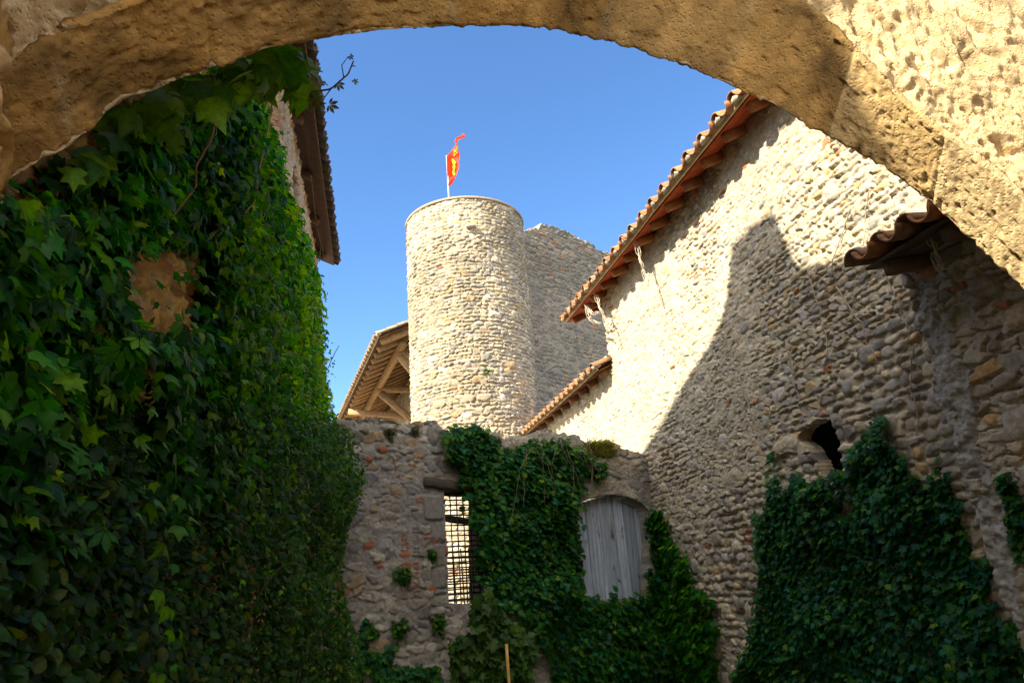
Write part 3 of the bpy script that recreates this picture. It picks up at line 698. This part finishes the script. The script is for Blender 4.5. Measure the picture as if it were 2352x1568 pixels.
# ------------------------------------------------------------------ left building
LPW = -1.07
LP = Plane(QL*LPW, SL, QL)
def build_left():
    root = thing('ivy_clad_house', 'tall shaded house at left whose wall is smothered in creeper, under a dark tiled eave', 'building', WL(8, LPW, -EYE))
    us = stepped(1.0, 11.83, lambda s: .014 if s < 4.6 else .014+(s-4.6)*.004)
    vs = np.arange(-.1, EYE+6.1, .02)
    H, C = stone_field(us, vs, (.05, .11), (.9, 2.0), (.025, .07), [(.3, (.52, .31, .085)), (.25, (.46, .26, .07)), (.2, (.50, .36, .17)), (.15, (.40, .25, .10)), (.06, (.44, .18, .07))], .35, (.34, .20, .075), .12, .9, 61, brick=.04)
    U, V = np.meshgrid(us, vs, indexing='ij'); H = H+np.clip(1.6-U/6, 0, 1)*(.10*(fbm(U*5, V*3.5, 66, 4)-.5)+.05*(fbm(U*16, V*11, 67, 3)-.5)); C = C*(.6+.8*fbm(U*9, V*6, 68, 4))[..., None]; pale = np.clip((U-6)/1.5, 0, 1)[..., None]
    C = C*(1-pale)+(C*.4+np.array((.40, .35, .30))*.6)*pale
    win = LP.poly([(664, 405), (672, 375), (682, 420), (676, 468), (664, 455)])
    sheet(us, vs, H, C, LP.pos, lambda a, b: ~inpoly(np.stack([a, b], -1), win), .4).build('wall', M_RUBBLE, root, True)
    cw = np.array(win).mean(0); r = MB(); P = lambda u, v, d: LP.O+SL*u+ZV*v-QL*d
    r.add([P(cw[0]-2, cw[1]-1.5, .41), P(cw[0]+2, cw[1]-1.5, .41), P(cw[0]+2, cw[1]+1.5, .41), P(cw[0]-2, cw[1]+1.5, .41)], [(0, 1, 2, 3)], (.10, .08, .06))
    r.build('window_back', M_WOOD, root)
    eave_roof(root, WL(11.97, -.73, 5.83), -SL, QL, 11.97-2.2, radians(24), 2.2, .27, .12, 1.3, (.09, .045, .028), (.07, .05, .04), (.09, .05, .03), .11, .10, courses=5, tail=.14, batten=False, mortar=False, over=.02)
    # far end wall; behind it an unseen block added to shadow the cobble wall
    e = MB(); e.box(WL(11.5, -1.42, 2.1), SL*.28, ZV*3.65, QL*.30, (.38, .33, .27)); e.build('end_wall', M_RUBBLE, root)
    qf = -3.3; be = radians(75.8)-(SUN_AZ-pi); ds = (4.56-qf)*tan(be); dz = (4.56-qf)/cos(be)*tan(SUN_EL)
    out = [(11.6, -9), (11.6, 1.05), (10.06, 1.76), (8.7, 2.28), (7.46, 2.73), (7.0, 2.98), (6.76, 3.18), (6.70, 3.20), (6.64, 3.66), (5.80, 3.64), (5.60, 2.86), (5.0, 2.62), (4.4, 2.50), (3.3, 2.45), (3.24, -9)]
    V = [W(s-ds, qf, z+dz) if z > -5 else W(s-ds, qf, -EYE) for (s, z) in out]; V2 = [v-Q*3 for v in V]; n = len(V)
    m = MB(); m.add(V+V2, [tuple(range(n)), tuple(range(2*n-1, n-1, -1))]+[(i, n+i, n+(i+1) % n, (i+1) % n) for i in range(n)], (.40, .34, .26)); m.build('shadow_block', M_RUBBLE, root)
build_left()

# ------------------------------------------------------------------ foliage
def fan(pts, fold=.18, droop=.15):
    """leaf outline -> small 3D fan around the midrib; base at the origin, tip towards -y"""
    p = np.array(pts, float); c = np.array([[0, -.42]])
    q = np.concatenate([c, p]); z = -fold*np.abs(q[:, 0])-droop*q[:, 1]**2
    V = np.column_stack([q, z]); n = len(p)
    F = np.array([(0, 1+i, 1+(i+1) % n) for i in range(n)]); return V, F
IVY = fan([(0, 0), (.22, .06), (.50, -.10), (.30, -.32), (.42, -.60), (.16, -.62), (0, -1.0), (-.16, -.62), (-.42, -.60), (-.30, -.32), (-.50, -.10), (-.22, .06)])
CREEP = fan([(0, 0), (.25, .04), (.42, -.16), (.55, -.55), (.30, -.50), (.18, -.70), (0, -1.12), (-.18, -.70), (-.30, -.50), (-.55, -.55), (-.42, -.16), (-.25, .04)], .22, .2)
ROSE = fan([(0, 0), (.22, -.12), (.34, -.40), (.28, -.70), (0, -1.0), (-.28, -.70), (-.34, -.40), (-.22, -.12)], .3, .15)
def five():
    V = []; F = []; k = 0
    for a, l in ((0, 1.0), (.72, .92), (-.72, .92), (1.45, .72), (-1.45, .72)):
        pts = [(0, -.08), (.12, -.35), (.20, -.62), (.10, -.85), (0, -1.05), (-.10, -.85), (-.20, -.62), (-.12, -.35)]
        v, f = fan(pts, .35, .18); v = v*l
        R = np.array([[cos(a), -sin(a), 0], [sin(a), cos(a), 0], [0, 0, 1]]); V.append(v@R.T); F.append(f+k); k += len(v)
    return np.concatenate(V), np.concatenate(F)
FIVE = five()
def scatter(mb, tpl, P, nrmv, tip, size, col):
    """one leaf per point: nrmv = leaf normal, tip = wanted tip direction"""
    V, F = tpl; n = nrm(nrmv); t = nrm(tip-(tip*n).sum(1, keepdims=True)*n); x = np.cross(t, n)
    K = len(V); A = P[:, None]+size[:, None, None]*(V[None, :, 0, None]*x[:, None]-V[None, :, 1, None]*t[:, None]+V[None, :, 2, None]*n[:, None])
    FF = (F[None]+(np.arange(len(P))*K)[:, None, None]).reshape(-1, 3)
    shade = np.r_[1.22, np.full(K-1, .93)] if K < 20 else np.full(K, 1.0); c = (col[:, None, :]*shade[None, :, None]).reshape(-1, 3); mb.add(A.reshape(-1, 3), FF, c)
def leafcols(n, rng, cols, wts):
    c = np.array(cols)[rng.choice(len(cols), n, p=np.array(wts)/sum(wts))]
    return c*rng.uniform(.7, 1.3, (n, 1))
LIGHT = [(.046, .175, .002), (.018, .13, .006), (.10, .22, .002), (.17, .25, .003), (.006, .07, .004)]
NEARG = [(.024, .10, .002), (.012, .075, .004), (.05, .13, .002), (.09, .15, .003), (.004, .04, .003)]  # darker than LIGHT: shade of the near left put into the leaf colour
GREEN = [(.018, .110, .012), (.008, .100, .040), (.040, .140, .006), (.080, .17, .006), (.006, .050, .010)]
def ivy_on(plane, polys, count, size, bulge, tpl, seed, cols=GREEN, wts=(4, 3, 2, 1, 2), edge=14, holes=(), box=None, mb=None, normal_up=.55, thin=.0, spr=.35):
    rng = np.random.default_rng(seed); mb = mb or MB()
    allp = np.concatenate([np.array([plane.uv(p) for p in poly]) for poly in polys])
    lo, hi = allp.min(0)-.3, allp.max(0)+.3
    if box: lo = np.maximum(lo, box[0]); hi = np.minimum(hi, box[1])
    got = 0
    for _ in range(60):
        m = count*3; uv = rng.uniform(lo, hi, (m, 2))
        P = plane.O+uv[:, :1]*plane.u+uv[:, 1:]*ZV
        px = project(P)
        jit = np.column_stack([fbm(uv[:, 0]*7, uv[:, 1]*7, seed+1, 3)-.5, fbm(uv[:, 0]*7, uv[:, 1]*7, seed+2, 3)-.5])*edge*6+rng.normal(0, edge*.55, (m, 2))*np.where(rng.random((m, 1)) < .5, 1, .3)
        k = np.zeros(m, bool)
        for poly in polys: k |= inpoly(px+jit, poly)
        for h in holes: k &= ~inpoly(px+jit*.6, h)
        k &= fbm(uv[:, 0]*2.2, uv[:, 1]*2.2, seed+4, 3) > thin
        uv = uv[k][:count-got]; P = P[k][:count-got]; n = len(P)
        if n:
            cl = fbm(uv[:, 0]*2.0, uv[:, 1]*2.0, seed+6, 3)
            d = bulge*(.15+1.1*np.clip(cl*1.6-.35, 0, 1))*rng.uniform(.25, 1.0, n)**.6
            P = P+plane.n*d[:, None]+rng.normal(0, .02, (n, 3))
            px2 = project(P); k2 = np.zeros(n, bool)
            for poly in polys: k2 |= inpoly(px2+rng.normal(0, edge*.5, (n, 2)), poly)
            for h in holes: k2 &= ~inpoly(px2+rng.normal(0, edge*.5, (n, 2)), h)
            P = P[k2]; cl = cl[k2]; uv = uv[k2]; n = len(P)
            nv = plane.n*.8+ZV*normal_up+rng.normal(0, spr, (n, 3)); tp = -ZV+plane.n*.25+rng.normal(0, .45, (n, 3))
            sz = size*rng.uniform(.55, 1.25, n)
            c = leafcols(n, rng, cols, wts)*(1+.25*(cl-.5))[:, None]
            scatter(mb, tpl, P, nv, tp, sz, c)
        got += n
        if got >= count: break
    return mb
def stems_on(plane, paths, r, col, root, wob=.03, d=.03):
    for path in paths:
        mb = MB()
        uv = np.array([plane.uv(p) for p in path]); t = np.linspace(0, len(uv)-1, len(uv)*5)
        u = np.interp(t, range(len(uv)), uv[:, 0])+wob*(fbm(t*1.3, t*0, 5)-.5); v = np.interp(t, range(len(uv)), uv[:, 1])+wob*(fbm(t*1.3, t*0+9, 6)-.5)
        mb.tube(plane.O+u[:, None]*plane.u+v[:, None]*ZV+plane.n*d, np.linspace(r, r*.5, len(t)), col, 5)
        mb.build('vine_stem', M_BARK, root, True)

# ivy on the courtyard wall
IB = [[(1005, 1003), (1030, 985), (1060, 975), (1100, 978), (1125, 990), (1150, 1035), (1175, 1030), (1200, 1015), (1270, 1003), (1300, 1012), (1332, 1030), (1345, 1075), (1338, 1120), (1328, 1160), (1334, 1300), (1340, 1362), (1400, 1390), (1470, 1372), (1485, 1300),
       (1476, 1185), (1500, 1170), (1545, 1240), (1590, 1310), (1625, 1380), (1645, 1440), (1655, 1600), (1250, 1600), (1268, 1520), (1215, 1455), (1150, 1392), (1098, 1376), (1083, 1210), (1066, 1125), (1035, 1070)], [(1395, 1400), (1402, 1330), (1412, 1335), (1425, 1375), (1420, 1400)], [(1340, 1030), (1395, 1075), (1380, 1110), (1335, 1090)]]
t = thing('courtyard_ivy', 'dense dark ivy hanging over the ruined wall between barred window and plank shutter', 'ivy', BP.O+BP.u*2)
mb = ivy_on(BP, IB, 14000, .088, .26, IVY, 101, edge=12, normal_up=.7)
ivy_on(RP, [[(1488, 1160), (1515, 1172), (1548, 1235), (1597, 1310), (1632, 1385), (1652, 1450), (1664, 1640), (1530, 1640), (1515, 1400), (1492, 1250)]], 3400, .10, .20, CREEP, 102, edge=12, normal_up=.7, mb=mb, cols=LIGHT, wts=(4, 5, 1, .2, 4))
mb.build('ivy_leaves', M_LEAF, t)
rt = []
for _ in range(9):
    x = RNG.uniform(1175, 1335); y = RNG.uniform(1005, 1040); a_ = RNG.normal(0, 16); rt.append([(x, y), (x+a_*.5+RNG.normal(0, 5), y+35), (x+a_+RNG.normal(0, 8), y+75), (x+a_*1.3+RNG.normal(0, 12), y+RNG.uniform(90, 190))])
rt += [[(1395, 1110), (1385, 1140), (1370, 1175)], [(1250, 1030), (1235, 1080), (1240, 1130)]]
stems_on(BP, rt, .005, (.17, .135, .10), t, wob=.14, d=.27)

# creeper in the right-hand corner of the courtyard wall
# ivy on the cobble wall
IR = [[(1768, 1045), (1776, 1060), (1782, 1110), (1805, 1140), (1822, 1100), (1832, 1070), (1842, 1110), (1870, 1105), (1905, 1085), (1935, 1078), (1955, 1030), (1985, 990), (2020, 960), (2036, 928), (2052, 960), (2070, 1020), (2090, 1090), (2118, 1130), (2145, 1075),
       (2165, 1020), (2182, 1060), (2200, 1130), (2240, 1220), (2275, 1300), (2325, 1440), (2400, 1620), (1665, 1620), (1700, 1500), (1728, 1450), (1745, 1330), (1735, 1235), (1745, 1190), (1765, 1160)]]
t = thing('cobble_wall_ivy', 'broad mass of dark glossy ivy climbing the foot of the cobble wall below the niche', 'ivy', W(6, 4.4, -EYE))
IR += [[(1766, 1035), (1778, 1030), (1790, 1100), (1788, 1150), (1770, 1150)], [(2030, 905), (2042, 900), (2052, 960), (2022, 975)], [(2158, 1000), (2168, 995), (2182, 1060), (2160, 1070)], [(1934, 1080), (1942, 1060), (1960, 1090), (1930, 1110)],
       [(1824, 1075), (1834, 1050), (1842, 1080), (1836, 1120)], [(2092, 1080), (2100, 1060), (2108, 1120), (2098, 1140)], [(1735, 1180), (1726, 1150), (1748, 1190), (1745, 1220)]]
ivy_on(RP, IR, 16000, .072, .20, IVY, 103, edge=12, normal_up=.7, holes=[[(1937, 1110), (1952, 1105), (1962, 1190), (1948, 1190)], [(2118, 1180), (2132, 1180), (2150, 1250), (2138, 1250)]],
       cols=GREEN+[(.010, .095, .055)], wts=(4, 4, 2, .8, 2, 3)).build('ivy_leaves', M_LEAF, t)
PP_ = Plane(Q*4.30, S, -Q)
t = thing('pier_ivy', 'small trailing ivy on the mortared pier at the right edge of the picture', 'ivy', W(3.4, 4.2, -EYE))
ivy_on(PP_, [[(2290, 1085), (2320, 1080), (2365, 1110), (2380, 1300), (2330, 1270), (2318, 1190)], [(2300, 1440), (2330, 1420), (2350, 1500), (2330, 1500)]], 420, .07, .08, IVY, 105, edge=7, thin=.4).build('ivy_leaves', M_LEAF, t)

# small plants rooted in the courtyard wall
def tuft(name, label, cat, px, rad, n, seed, size=.06, plane=BP, group=None, tpl=IVY, cols=GREEN, wts=(2, 1, 4, 3, 1)):
    rng = np.random.default_rng(seed); c = hit(px, plane.O, plane.n)
    root = thing(name, label, cat, c, group); mb = MB()
    d = nrm(rng.normal(0, 1, (n, 3))+plane.n*.8+ZV*.3); P = c+d*rad*rng.uniform(.3, 1, (n, 1))*np.array([1, 1, 1.1])
    scatter(mb, tpl, P, d*.6+ZV*.6+rng.normal(0, .3, (n, 3)), -ZV*.6+d+rng.normal(0, .3, (n, 3)), size*rng.uniform(.6, 1.2, n), leafcols(n, rng, cols, wts))
    mb.build('leaves', M_LEAF, root)
    st = MB()
    for i in range(6): st.tube([c-plane.n*.03, c+d[i]*rad*.5, P[i]], .004, (.08, .09, .03), 4)
    st.build('stems', M_BARK, root); return root
GP = 'small plants rooted in the courtyard wall'
tuft('wall_plant', 'small round green plant beside the jamb of the barred window', 'plant', (990, 1274), .085, 70, 1, group=GP)
tuft('wall_plant', 'bushy plant on the courtyard wall below the column of red bricks', 'plant', (922, 1318), .13, 120, 2, group=GP)
tuft('wall_plant', 'drooping fern-like plant low on the courtyard wall, left of the other low one', 'plant', (915, 1445), .14, 120, 3, group=GP)
tuft('wall_plant', 'dark leafy plant low on the courtyard wall nearest the foot of the barred window', 'plant', (1003, 1432), .13, 120, 4, group=GP)
tuft('wall_plant', 'tiny sprig growing in the tower wall low above the ivy', 'plant', (1118, 850), .13, 40, 5, plane=Plane(TC-nrm(TC)*TR, azv(86.4), -nrm(TC)))
t = thing('corner_ivy', 'patchy climbing ivy at the left foot of the courtyard wall under the plants', 'ivy', BP.O+BP.u*4.8)
ivy_on(BP, [[(785, 1300), (812, 1275), (826, 1300), (825, 1400), (862, 1450), (868, 1510), (900, 1480), (930, 1465), (960, 1490), (1010, 1470), (1035, 1500), (1000, 1540), (1030, 1600), (760, 1600)]], 1500, .085, .14, IVY, 107, edge=9, thin=.42).build('ivy_leaves', M_LEAF, t)

def grass_tuft():
    c = hit((1378, 1035), BP.O+BP.n*.05, BP.n); rng = np.random.default_rng(9); mb = MB()
    for i in range(420):
        b = c+BP.u*rng.uniform(-.30, .30)+ZV*rng.uniform(-.12, .08)-BP.n*rng.uniform(0, .1)
        d = nrm(BP.n*rng.uniform(.3, 1)+BP.u*rng.normal(0, .6)+ZV*rng.uniform(.1, .9)); l = rng.uniform(.12, .30); sd_ = np.cross(d, BP.n); sd_ = nrm(sd_+1e-3)*.006
        p1 = b+d*l*.5+ZV*l*.1; p2 = b+d*l*.9-ZV*l*.25
        col = np.array((.10, .13, .02))*rng.uniform(.5, 1.3) if rng.random() < .7 else np.array((.20, .17, .05))
        mb.add([b-sd_, b+sd_, p1+sd_*.8, p1-sd_*.8, p2], [(0, 1, 2, 3), (3, 2, 4)], col)
    o = mb.build('grass_tuft', M_LEAF); tag(o, 'tuft of yellowish grass hanging from the wall top above the shutter', 'grass')
grass_tuft()
# moss clumps on the wall crest
for i, (px, lb) in enumerate([((895, 998), 'dark moss clump on the wall crest under the timber roof'), ((952, 992), 'small moss clump on the wall crest left of the ivy'), ((1140, 1015), 'moss clump on the wall crest between two ivy humps')]):
    tuft('moss_clump', lb, 'moss', px, .09, 130, 20+i, size=.03, group='moss clumps on the wall crest', cols=[(.05, .07, .02), (.08, .08, .02)], wts=(2, 1))

# grapevine with its stake in front of the courtyard wall
def grapevine():
    VP = Plane(BP.O+BP.n*1.0, BP.u, BP.n)
    foot = hit((1161, 1560), VP.O, VP.n); foot[2] = 0
    t = thing('grapevine', 'young leafy grapevine reaching up in front of the barred window wall', 'vine', foot)
    mb = ivy_on(VP, [[(1050, 1380), (1085, 1360), (1105, 1385), (1130, 1330), (1140, 1390), (1165, 1415), (1210, 1460), (1225, 1500), (1200, 1600), (1040, 1600), (1030, 1480), (1060, 1420)]], 900, .125, .28, IVY, 111, edge=12, thin=.27, spr=.6,
                cols=[(.05, .12, .02), (.035, .09, .02), (.07, .13, .025)], wts=(3, 3, 1))
    mb.build('vine_leaves', M_LEAF, t)
    stems_on(VP, [[(1161, 1600), (1150, 1500), (1120, 1430), (1085, 1370)], [(1161, 1600), (1170, 1500), (1140, 1400)]], .012, (.14, .10, .05), t)
    k = MB(); a = hit((1163, 1478), VP.O+VP.n*.42, VP.n); k.tube([np.array([a[0], a[1], 0]), a], .016, (.46, .27, .08), 8)
    o = k.build('garden_stake', M_WOOD); tag(o, 'thin light wooden stake standing before the grapevine', 'stake')
grapevine()

# creeper over the left house
CREEP_POLY = [[(-700, 640), (-60, 450), (60, 395), (160, 350), (270, 240), (480, 150), (560, 130), (596, 200), (600, 250), (615, 300), (640, 350), (652, 430), (672, 480), (690, 530), (708, 590), (728, 640), (738, 720), (735, 800), (742, 860), (765, 930), (770, 1010), (600, 1090), (420, 1180), (250, 1260), (60, 1290), (-700, 1500)]]
HOLES = [[(298, 565), (420, 555), (442, 640), (412, 765), (340, 775), (290, 690)], [(305, 830), (352, 822), (372, 960), (332, 1010), (292, 950)]]
t = thing('wall_creeper', 'bright green creeper blanketing the tall left-hand house wall up to its eave', 'creeper', WL(7, LPW, -EYE))
mb = MB()
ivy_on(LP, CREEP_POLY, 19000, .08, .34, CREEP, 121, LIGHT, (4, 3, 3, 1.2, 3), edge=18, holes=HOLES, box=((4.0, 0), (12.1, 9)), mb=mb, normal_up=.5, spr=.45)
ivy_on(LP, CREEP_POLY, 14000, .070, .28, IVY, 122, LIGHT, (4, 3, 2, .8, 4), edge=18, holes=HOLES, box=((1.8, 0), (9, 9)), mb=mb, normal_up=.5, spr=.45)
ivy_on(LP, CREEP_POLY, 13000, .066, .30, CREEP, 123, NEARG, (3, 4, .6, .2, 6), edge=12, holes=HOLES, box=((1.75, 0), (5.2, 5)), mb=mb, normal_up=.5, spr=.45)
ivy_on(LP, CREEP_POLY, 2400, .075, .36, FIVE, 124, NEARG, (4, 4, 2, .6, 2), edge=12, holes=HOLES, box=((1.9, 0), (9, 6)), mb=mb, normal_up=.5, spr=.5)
rs = np.random.default_rng(126); SP, SN, ST_, SS, SC_ = [], [], [], [], []
for i in range(420):
    s0 = 2.4+9.3*rs.random()**1.4; z0 = rs.uniform(-.4, 5.2); P0 = WL(s0, LPW+rs.uniform(.26, .50), z0)
    px = project(P0)
    if not inpoly(px[None], CREEP_POLY[0])[0] or any(inpoly(px[None], h_)[0] for h_ in HOLES): continue
    ln = rs.uniform(.35, .95); k = int(ln/.045); dr = np.array([rs.normal(0, .12), rs.normal(0, .12), -1])+QL*rs.uniform(0, .15)
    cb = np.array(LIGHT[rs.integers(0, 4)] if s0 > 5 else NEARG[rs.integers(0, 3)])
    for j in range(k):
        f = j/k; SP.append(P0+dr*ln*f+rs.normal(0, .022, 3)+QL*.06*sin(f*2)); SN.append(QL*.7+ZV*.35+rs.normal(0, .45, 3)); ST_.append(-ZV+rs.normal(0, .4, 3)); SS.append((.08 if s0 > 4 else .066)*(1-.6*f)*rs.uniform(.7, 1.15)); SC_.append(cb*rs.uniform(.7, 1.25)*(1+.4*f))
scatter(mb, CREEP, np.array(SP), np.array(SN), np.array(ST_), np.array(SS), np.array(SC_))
mb.build('creeper_leaves', M_LEAF, t)
stems_on(LP, [[(505, 180), (503, 260), (470, 350), (440, 450), (400, 500)], [(640, 400), (660, 520), (690, 600)]], .007, (.20, .11, .05), t, wob=.08, d=.36)

for path in ([(728, 640), (738, 700), (742, 760), (748, 800)], [(735, 820), (752, 850), (778, 795)], [(732, 690), (752, 720), (745, 740)], [(735, 600), (740, 560), (736, 520)]):
    pts = np.array([hit(p, WL(11.3, 0, 0), -SL) for p in path]); tt = np.linspace(0, len(pts)-1, 14); tw = MB()
    pts = np.column_stack([np.interp(tt, range(len(pts)), pts[:, k]) for k in range(3)])+np.column_stack([.05*(fbm(tt*2, tt*0+k, 3)-.5) for k in range(3)])
    tw.tube(pts, np.linspace(.011, .006, 14), (.12, .10, .05), 4); tw.build('vine_stem', M_BARK, t, True)
# large leaves hanging just behind the arch
def arch_creeper():
    rng = np.random.default_rng(131); n0 = S*-1
    t = thing('arch_creeper', 'large-leaved creeper dangling right under the left haunch of the arch', 'creeper', W(2.4, -.7, .9)); mb = MB()
    edge = [(170, 380), (250, 290), (330, 240), (420, 190), (520, 160), (600, 130), (660, 110), (700, 140)]
    e = np.array(edge, float); P = []; sz = []
    for i in range(290):
        k = rng.uniform(0, len(e)-1); j = int(k); p = e[j]*(1-k+j)+e[min(j+1, len(e)-1)]*(k-j)
        drop = abs(rng.normal(0, 38))+5; s = rng.uniform(2.15, 3.1)
        q = hit((p[0]+rng.normal(0, 12), p[1]+drop-15), W(s, 0, 0), -S); P.append(q); sz.append(.105*rng.uniform(.6, 1.35))
    P = np.array(P); n = len(P)
    scatter(mb, CREEP, P, -S*.8+ZV*.15+rng.normal(0, .45, (n, 3)), -ZV+rng.normal(0, .35, (n, 3)), np.array(sz), leafcols(n, rng, [(.06, .15, .004), (.09, .18, .005), (.03, .10, .006)], (3, 2, 3)))
    mb.build('creeper_leaves', M_LEAF, t)
    for path, r in (([(470, 175), (600, 180), (690, 215), (760, 205), (800, 170), (812, 140)], .006), ([(487, 170), (503, 240), (485, 320), (450, 380), (450, 430), (395, 500)], .007), ([(560, 170), (640, 130), (700, 220)], .006), ([(790, 180), (785, 150), (800, 130)], .003), ([(760, 205), (745, 225), (740, 240)], .003)):
        pts = np.array([hit(p, W(2.5, 0, 0), -S) for p in path]); tt = np.linspace(0, len(pts)-1, len(pts)*5)
        pts = np.column_stack([np.interp(tt, range(len(pts)), pts[:, k]) for k in range(3)]); st = MB(); st.tube(pts, np.linspace(r, r*.5, len(tt)), (.17, .10, .05), 5); st.build('creeper_stem', M_BARK, t, True)
    tw = MB(); tp = [(700, 215), (722, 225), (742, 235), (748, 195), (755, 240), (775, 192), (808, 150), (812, 190), (803, 128), (690, 205), (710, 235)]
    Pt = np.array([hit(p, W(2.5, 0, 0), -S) for p in tp]); m = len(Pt)
    scatter(tw, FIVE, Pt, -S+rng.normal(0, .5, (m, 3)), -ZV*.6+rng.normal(0, .6, (m, 3)), np.array([.06, .055, .045, .035, .045, .035, .022, .025, .022, .07, .07]), leafcols(m, rng, [(.10, .10, .03), (.09, .07, .03)], (1, 1)))
    tw.build('young_leaves', M_LEAF, t)
arch_creeper()

# rambling rose filling the lower left
def rose():
    rng = np.random.default_rng(141); n = 26000
    t = thing('rambling_rose', 'dark rambling rose bush with small rounded leaves filling the lower left corner', 'bush', WL(4.5, -.8, -EYE)); mb = MB()
    s = 1.5+rng.random(n*2)**1.15*6.5; zt = np.interp(s, [1.5, 3, 4.5, 6, 7, 8], [.4, .8, 1.2, 1.65, 1.95, 2.0])+.5*(fbm(s*1.6, s*0, 4)-.5)
    z = -EYE+(zt+EYE)*rng.random(n*2)**.8
    po = np.interp(s, [1.5, 3, 4.5, 6, 7, 8], [-.88, -.80, -.60, -.32, -.04, -.04]); fall = np.clip((zt-z)/.8, 0, 1)**.5
    bl = fbm(s*2.2, z*2.2, 7, 3)
    p = LPW+.1+(po-LPW)*fall*(.45+.75*bl)*rng.uniform(.35, 1, n*2)**.4
    P = SL*s[:, None]+QL*p[:, None]+ZV*(z[:, None]+EYE)+rng.normal(0, .02, (n*2, 3))
    px = project(P)
    k = inpoly(px, [(-300, 1700), (-300, 1150), (60, 1050), (100, 900), (400, 850), (700, 840), (750, 905), (775, 950), (845, 970), (858, 1060), (830, 1150), (800, 1200), (785, 1300), (800, 1400), (830, 1480), (870, 1700)])
    P = P[k][:n]; m = len(P)
    scatter(mb, ROSE, P, QL*.5-SL*.35+ZV*.6+rng.normal(0, .5, (m, 3)), -ZV+rng.normal(0, .6, (m, 3)), .047*rng.uniform(.55, 1.3, m), leafcols(m, rng, [(.012, .055, .004), (.024, .062, .003), (.055, .08, .004), (.006, .03, .005)], (4, 3, 1.2, 4))*np.interp(P@SL, [2, 4, 6.5], [.8, 1.0, 1.9])[:, None])  # corner shade and, farther off, sky light are put into the leaf colour
    mb.build('rose_leaves', M_LEAF, t)
    st = MB()
    for i in range(22):
        s0 = rng.uniform(3.8, 7); a = WL(s0, -1.0, -EYE); b = WL(s0+rng.normal(.3, .5), np.interp(s0, [2, 7], [-1.0, -.4]), rng.uniform(0, 1.3)); c = b+np.array([rng.normal(0, .2), rng.normal(0, .2), -.25])
        tt = np.linspace(0, 1, 12)[:, None]; st.tube(a*(1-tt)**2+2*tt*(1-tt)*b+tt**2*c, np.linspace(.008, .003, 12), (.05, .05, .02), 5)
    st.build('rose_stems', M_BARK, t, True)
rose()

# dead roots hanging from the eave
def roots(px_list, plane, label, depth=0):
    rng = np.random.default_rng(len(label)); mb = MB()
    c = None
    for path in px_list:
        pts = np.array([hit(p, plane.O, plane.n) for p in path]); c = pts[0] if c is None else c
        for k in range(6):
            tt = np.linspace(0, len(pts)-1, len(pts)*5); q = np.column_stack([np.interp(tt, range(len(pts)), pts[:, j]) for j in range(3)])
            q = q+np.column_stack([.05*(fbm(tt*2+k*9, tt*0+j, 3+j)-.5) for j in range(3)])*2.0; mb.tube(q, np.linspace(.006, .003, len(tt)), (.42, .36, .28), 5)
    o = mb.build('dead_vine', M_BARK, None, True); tag(o, label, 'vine', 'dead vines hanging from the eave')
EP = Plane(Q*4.24, S, -Q)
roots([[(1462, 562), (1470, 590), (1478, 625), (1490, 660)]], EP, 'bundle of bare pale vine stems hanging from the eave, higher of two')
roots([[(1368, 675), (1376, 700), (1388, 730), (1396, 762)], [(1348, 712), (1356, 735), (1378, 742)], [(1345, 700), (1362, 722), (1380, 715)]], EP, 'bundle of bare pale vine stems hanging by the lower end of the eave')
roots([[(2118, 505), (2135, 540), (2150, 590), (2168, 630)]], Plane(Q*4.0, S, -Q), 'single bare stem dangling below the small tiled eave')

# leafless creeper traces across the cobble wall
t = thing('dead_creeper', 'thin leafless creeper stems trailing down the cobble wall above the niche', 'creeper', W(5.5, 4.5, -EYE))
stems_on(RP, [[(1960, 470), (1935, 540), (1905, 640), (1880, 700)], [(2035, 625), (2060, 690), (2085, 760), (2070, 830)], [(1855, 610), (1880, 700), (1900, 780), (1905, 840)], [(1815, 800), (1830, 900), (1848, 960), (1870, 975)],
              [(1920, 650), (1975, 740), (2010, 820), (2018, 860)], [(2105, 780), (2090, 850), (2100, 930), (2120, 990)], [(1700, 860), (1730, 950), (1750, 1020)], [(2000, 430), (1985, 520), (1990, 600)]], .007, (.36, .31, .25), t, wob=.22, d=.05)
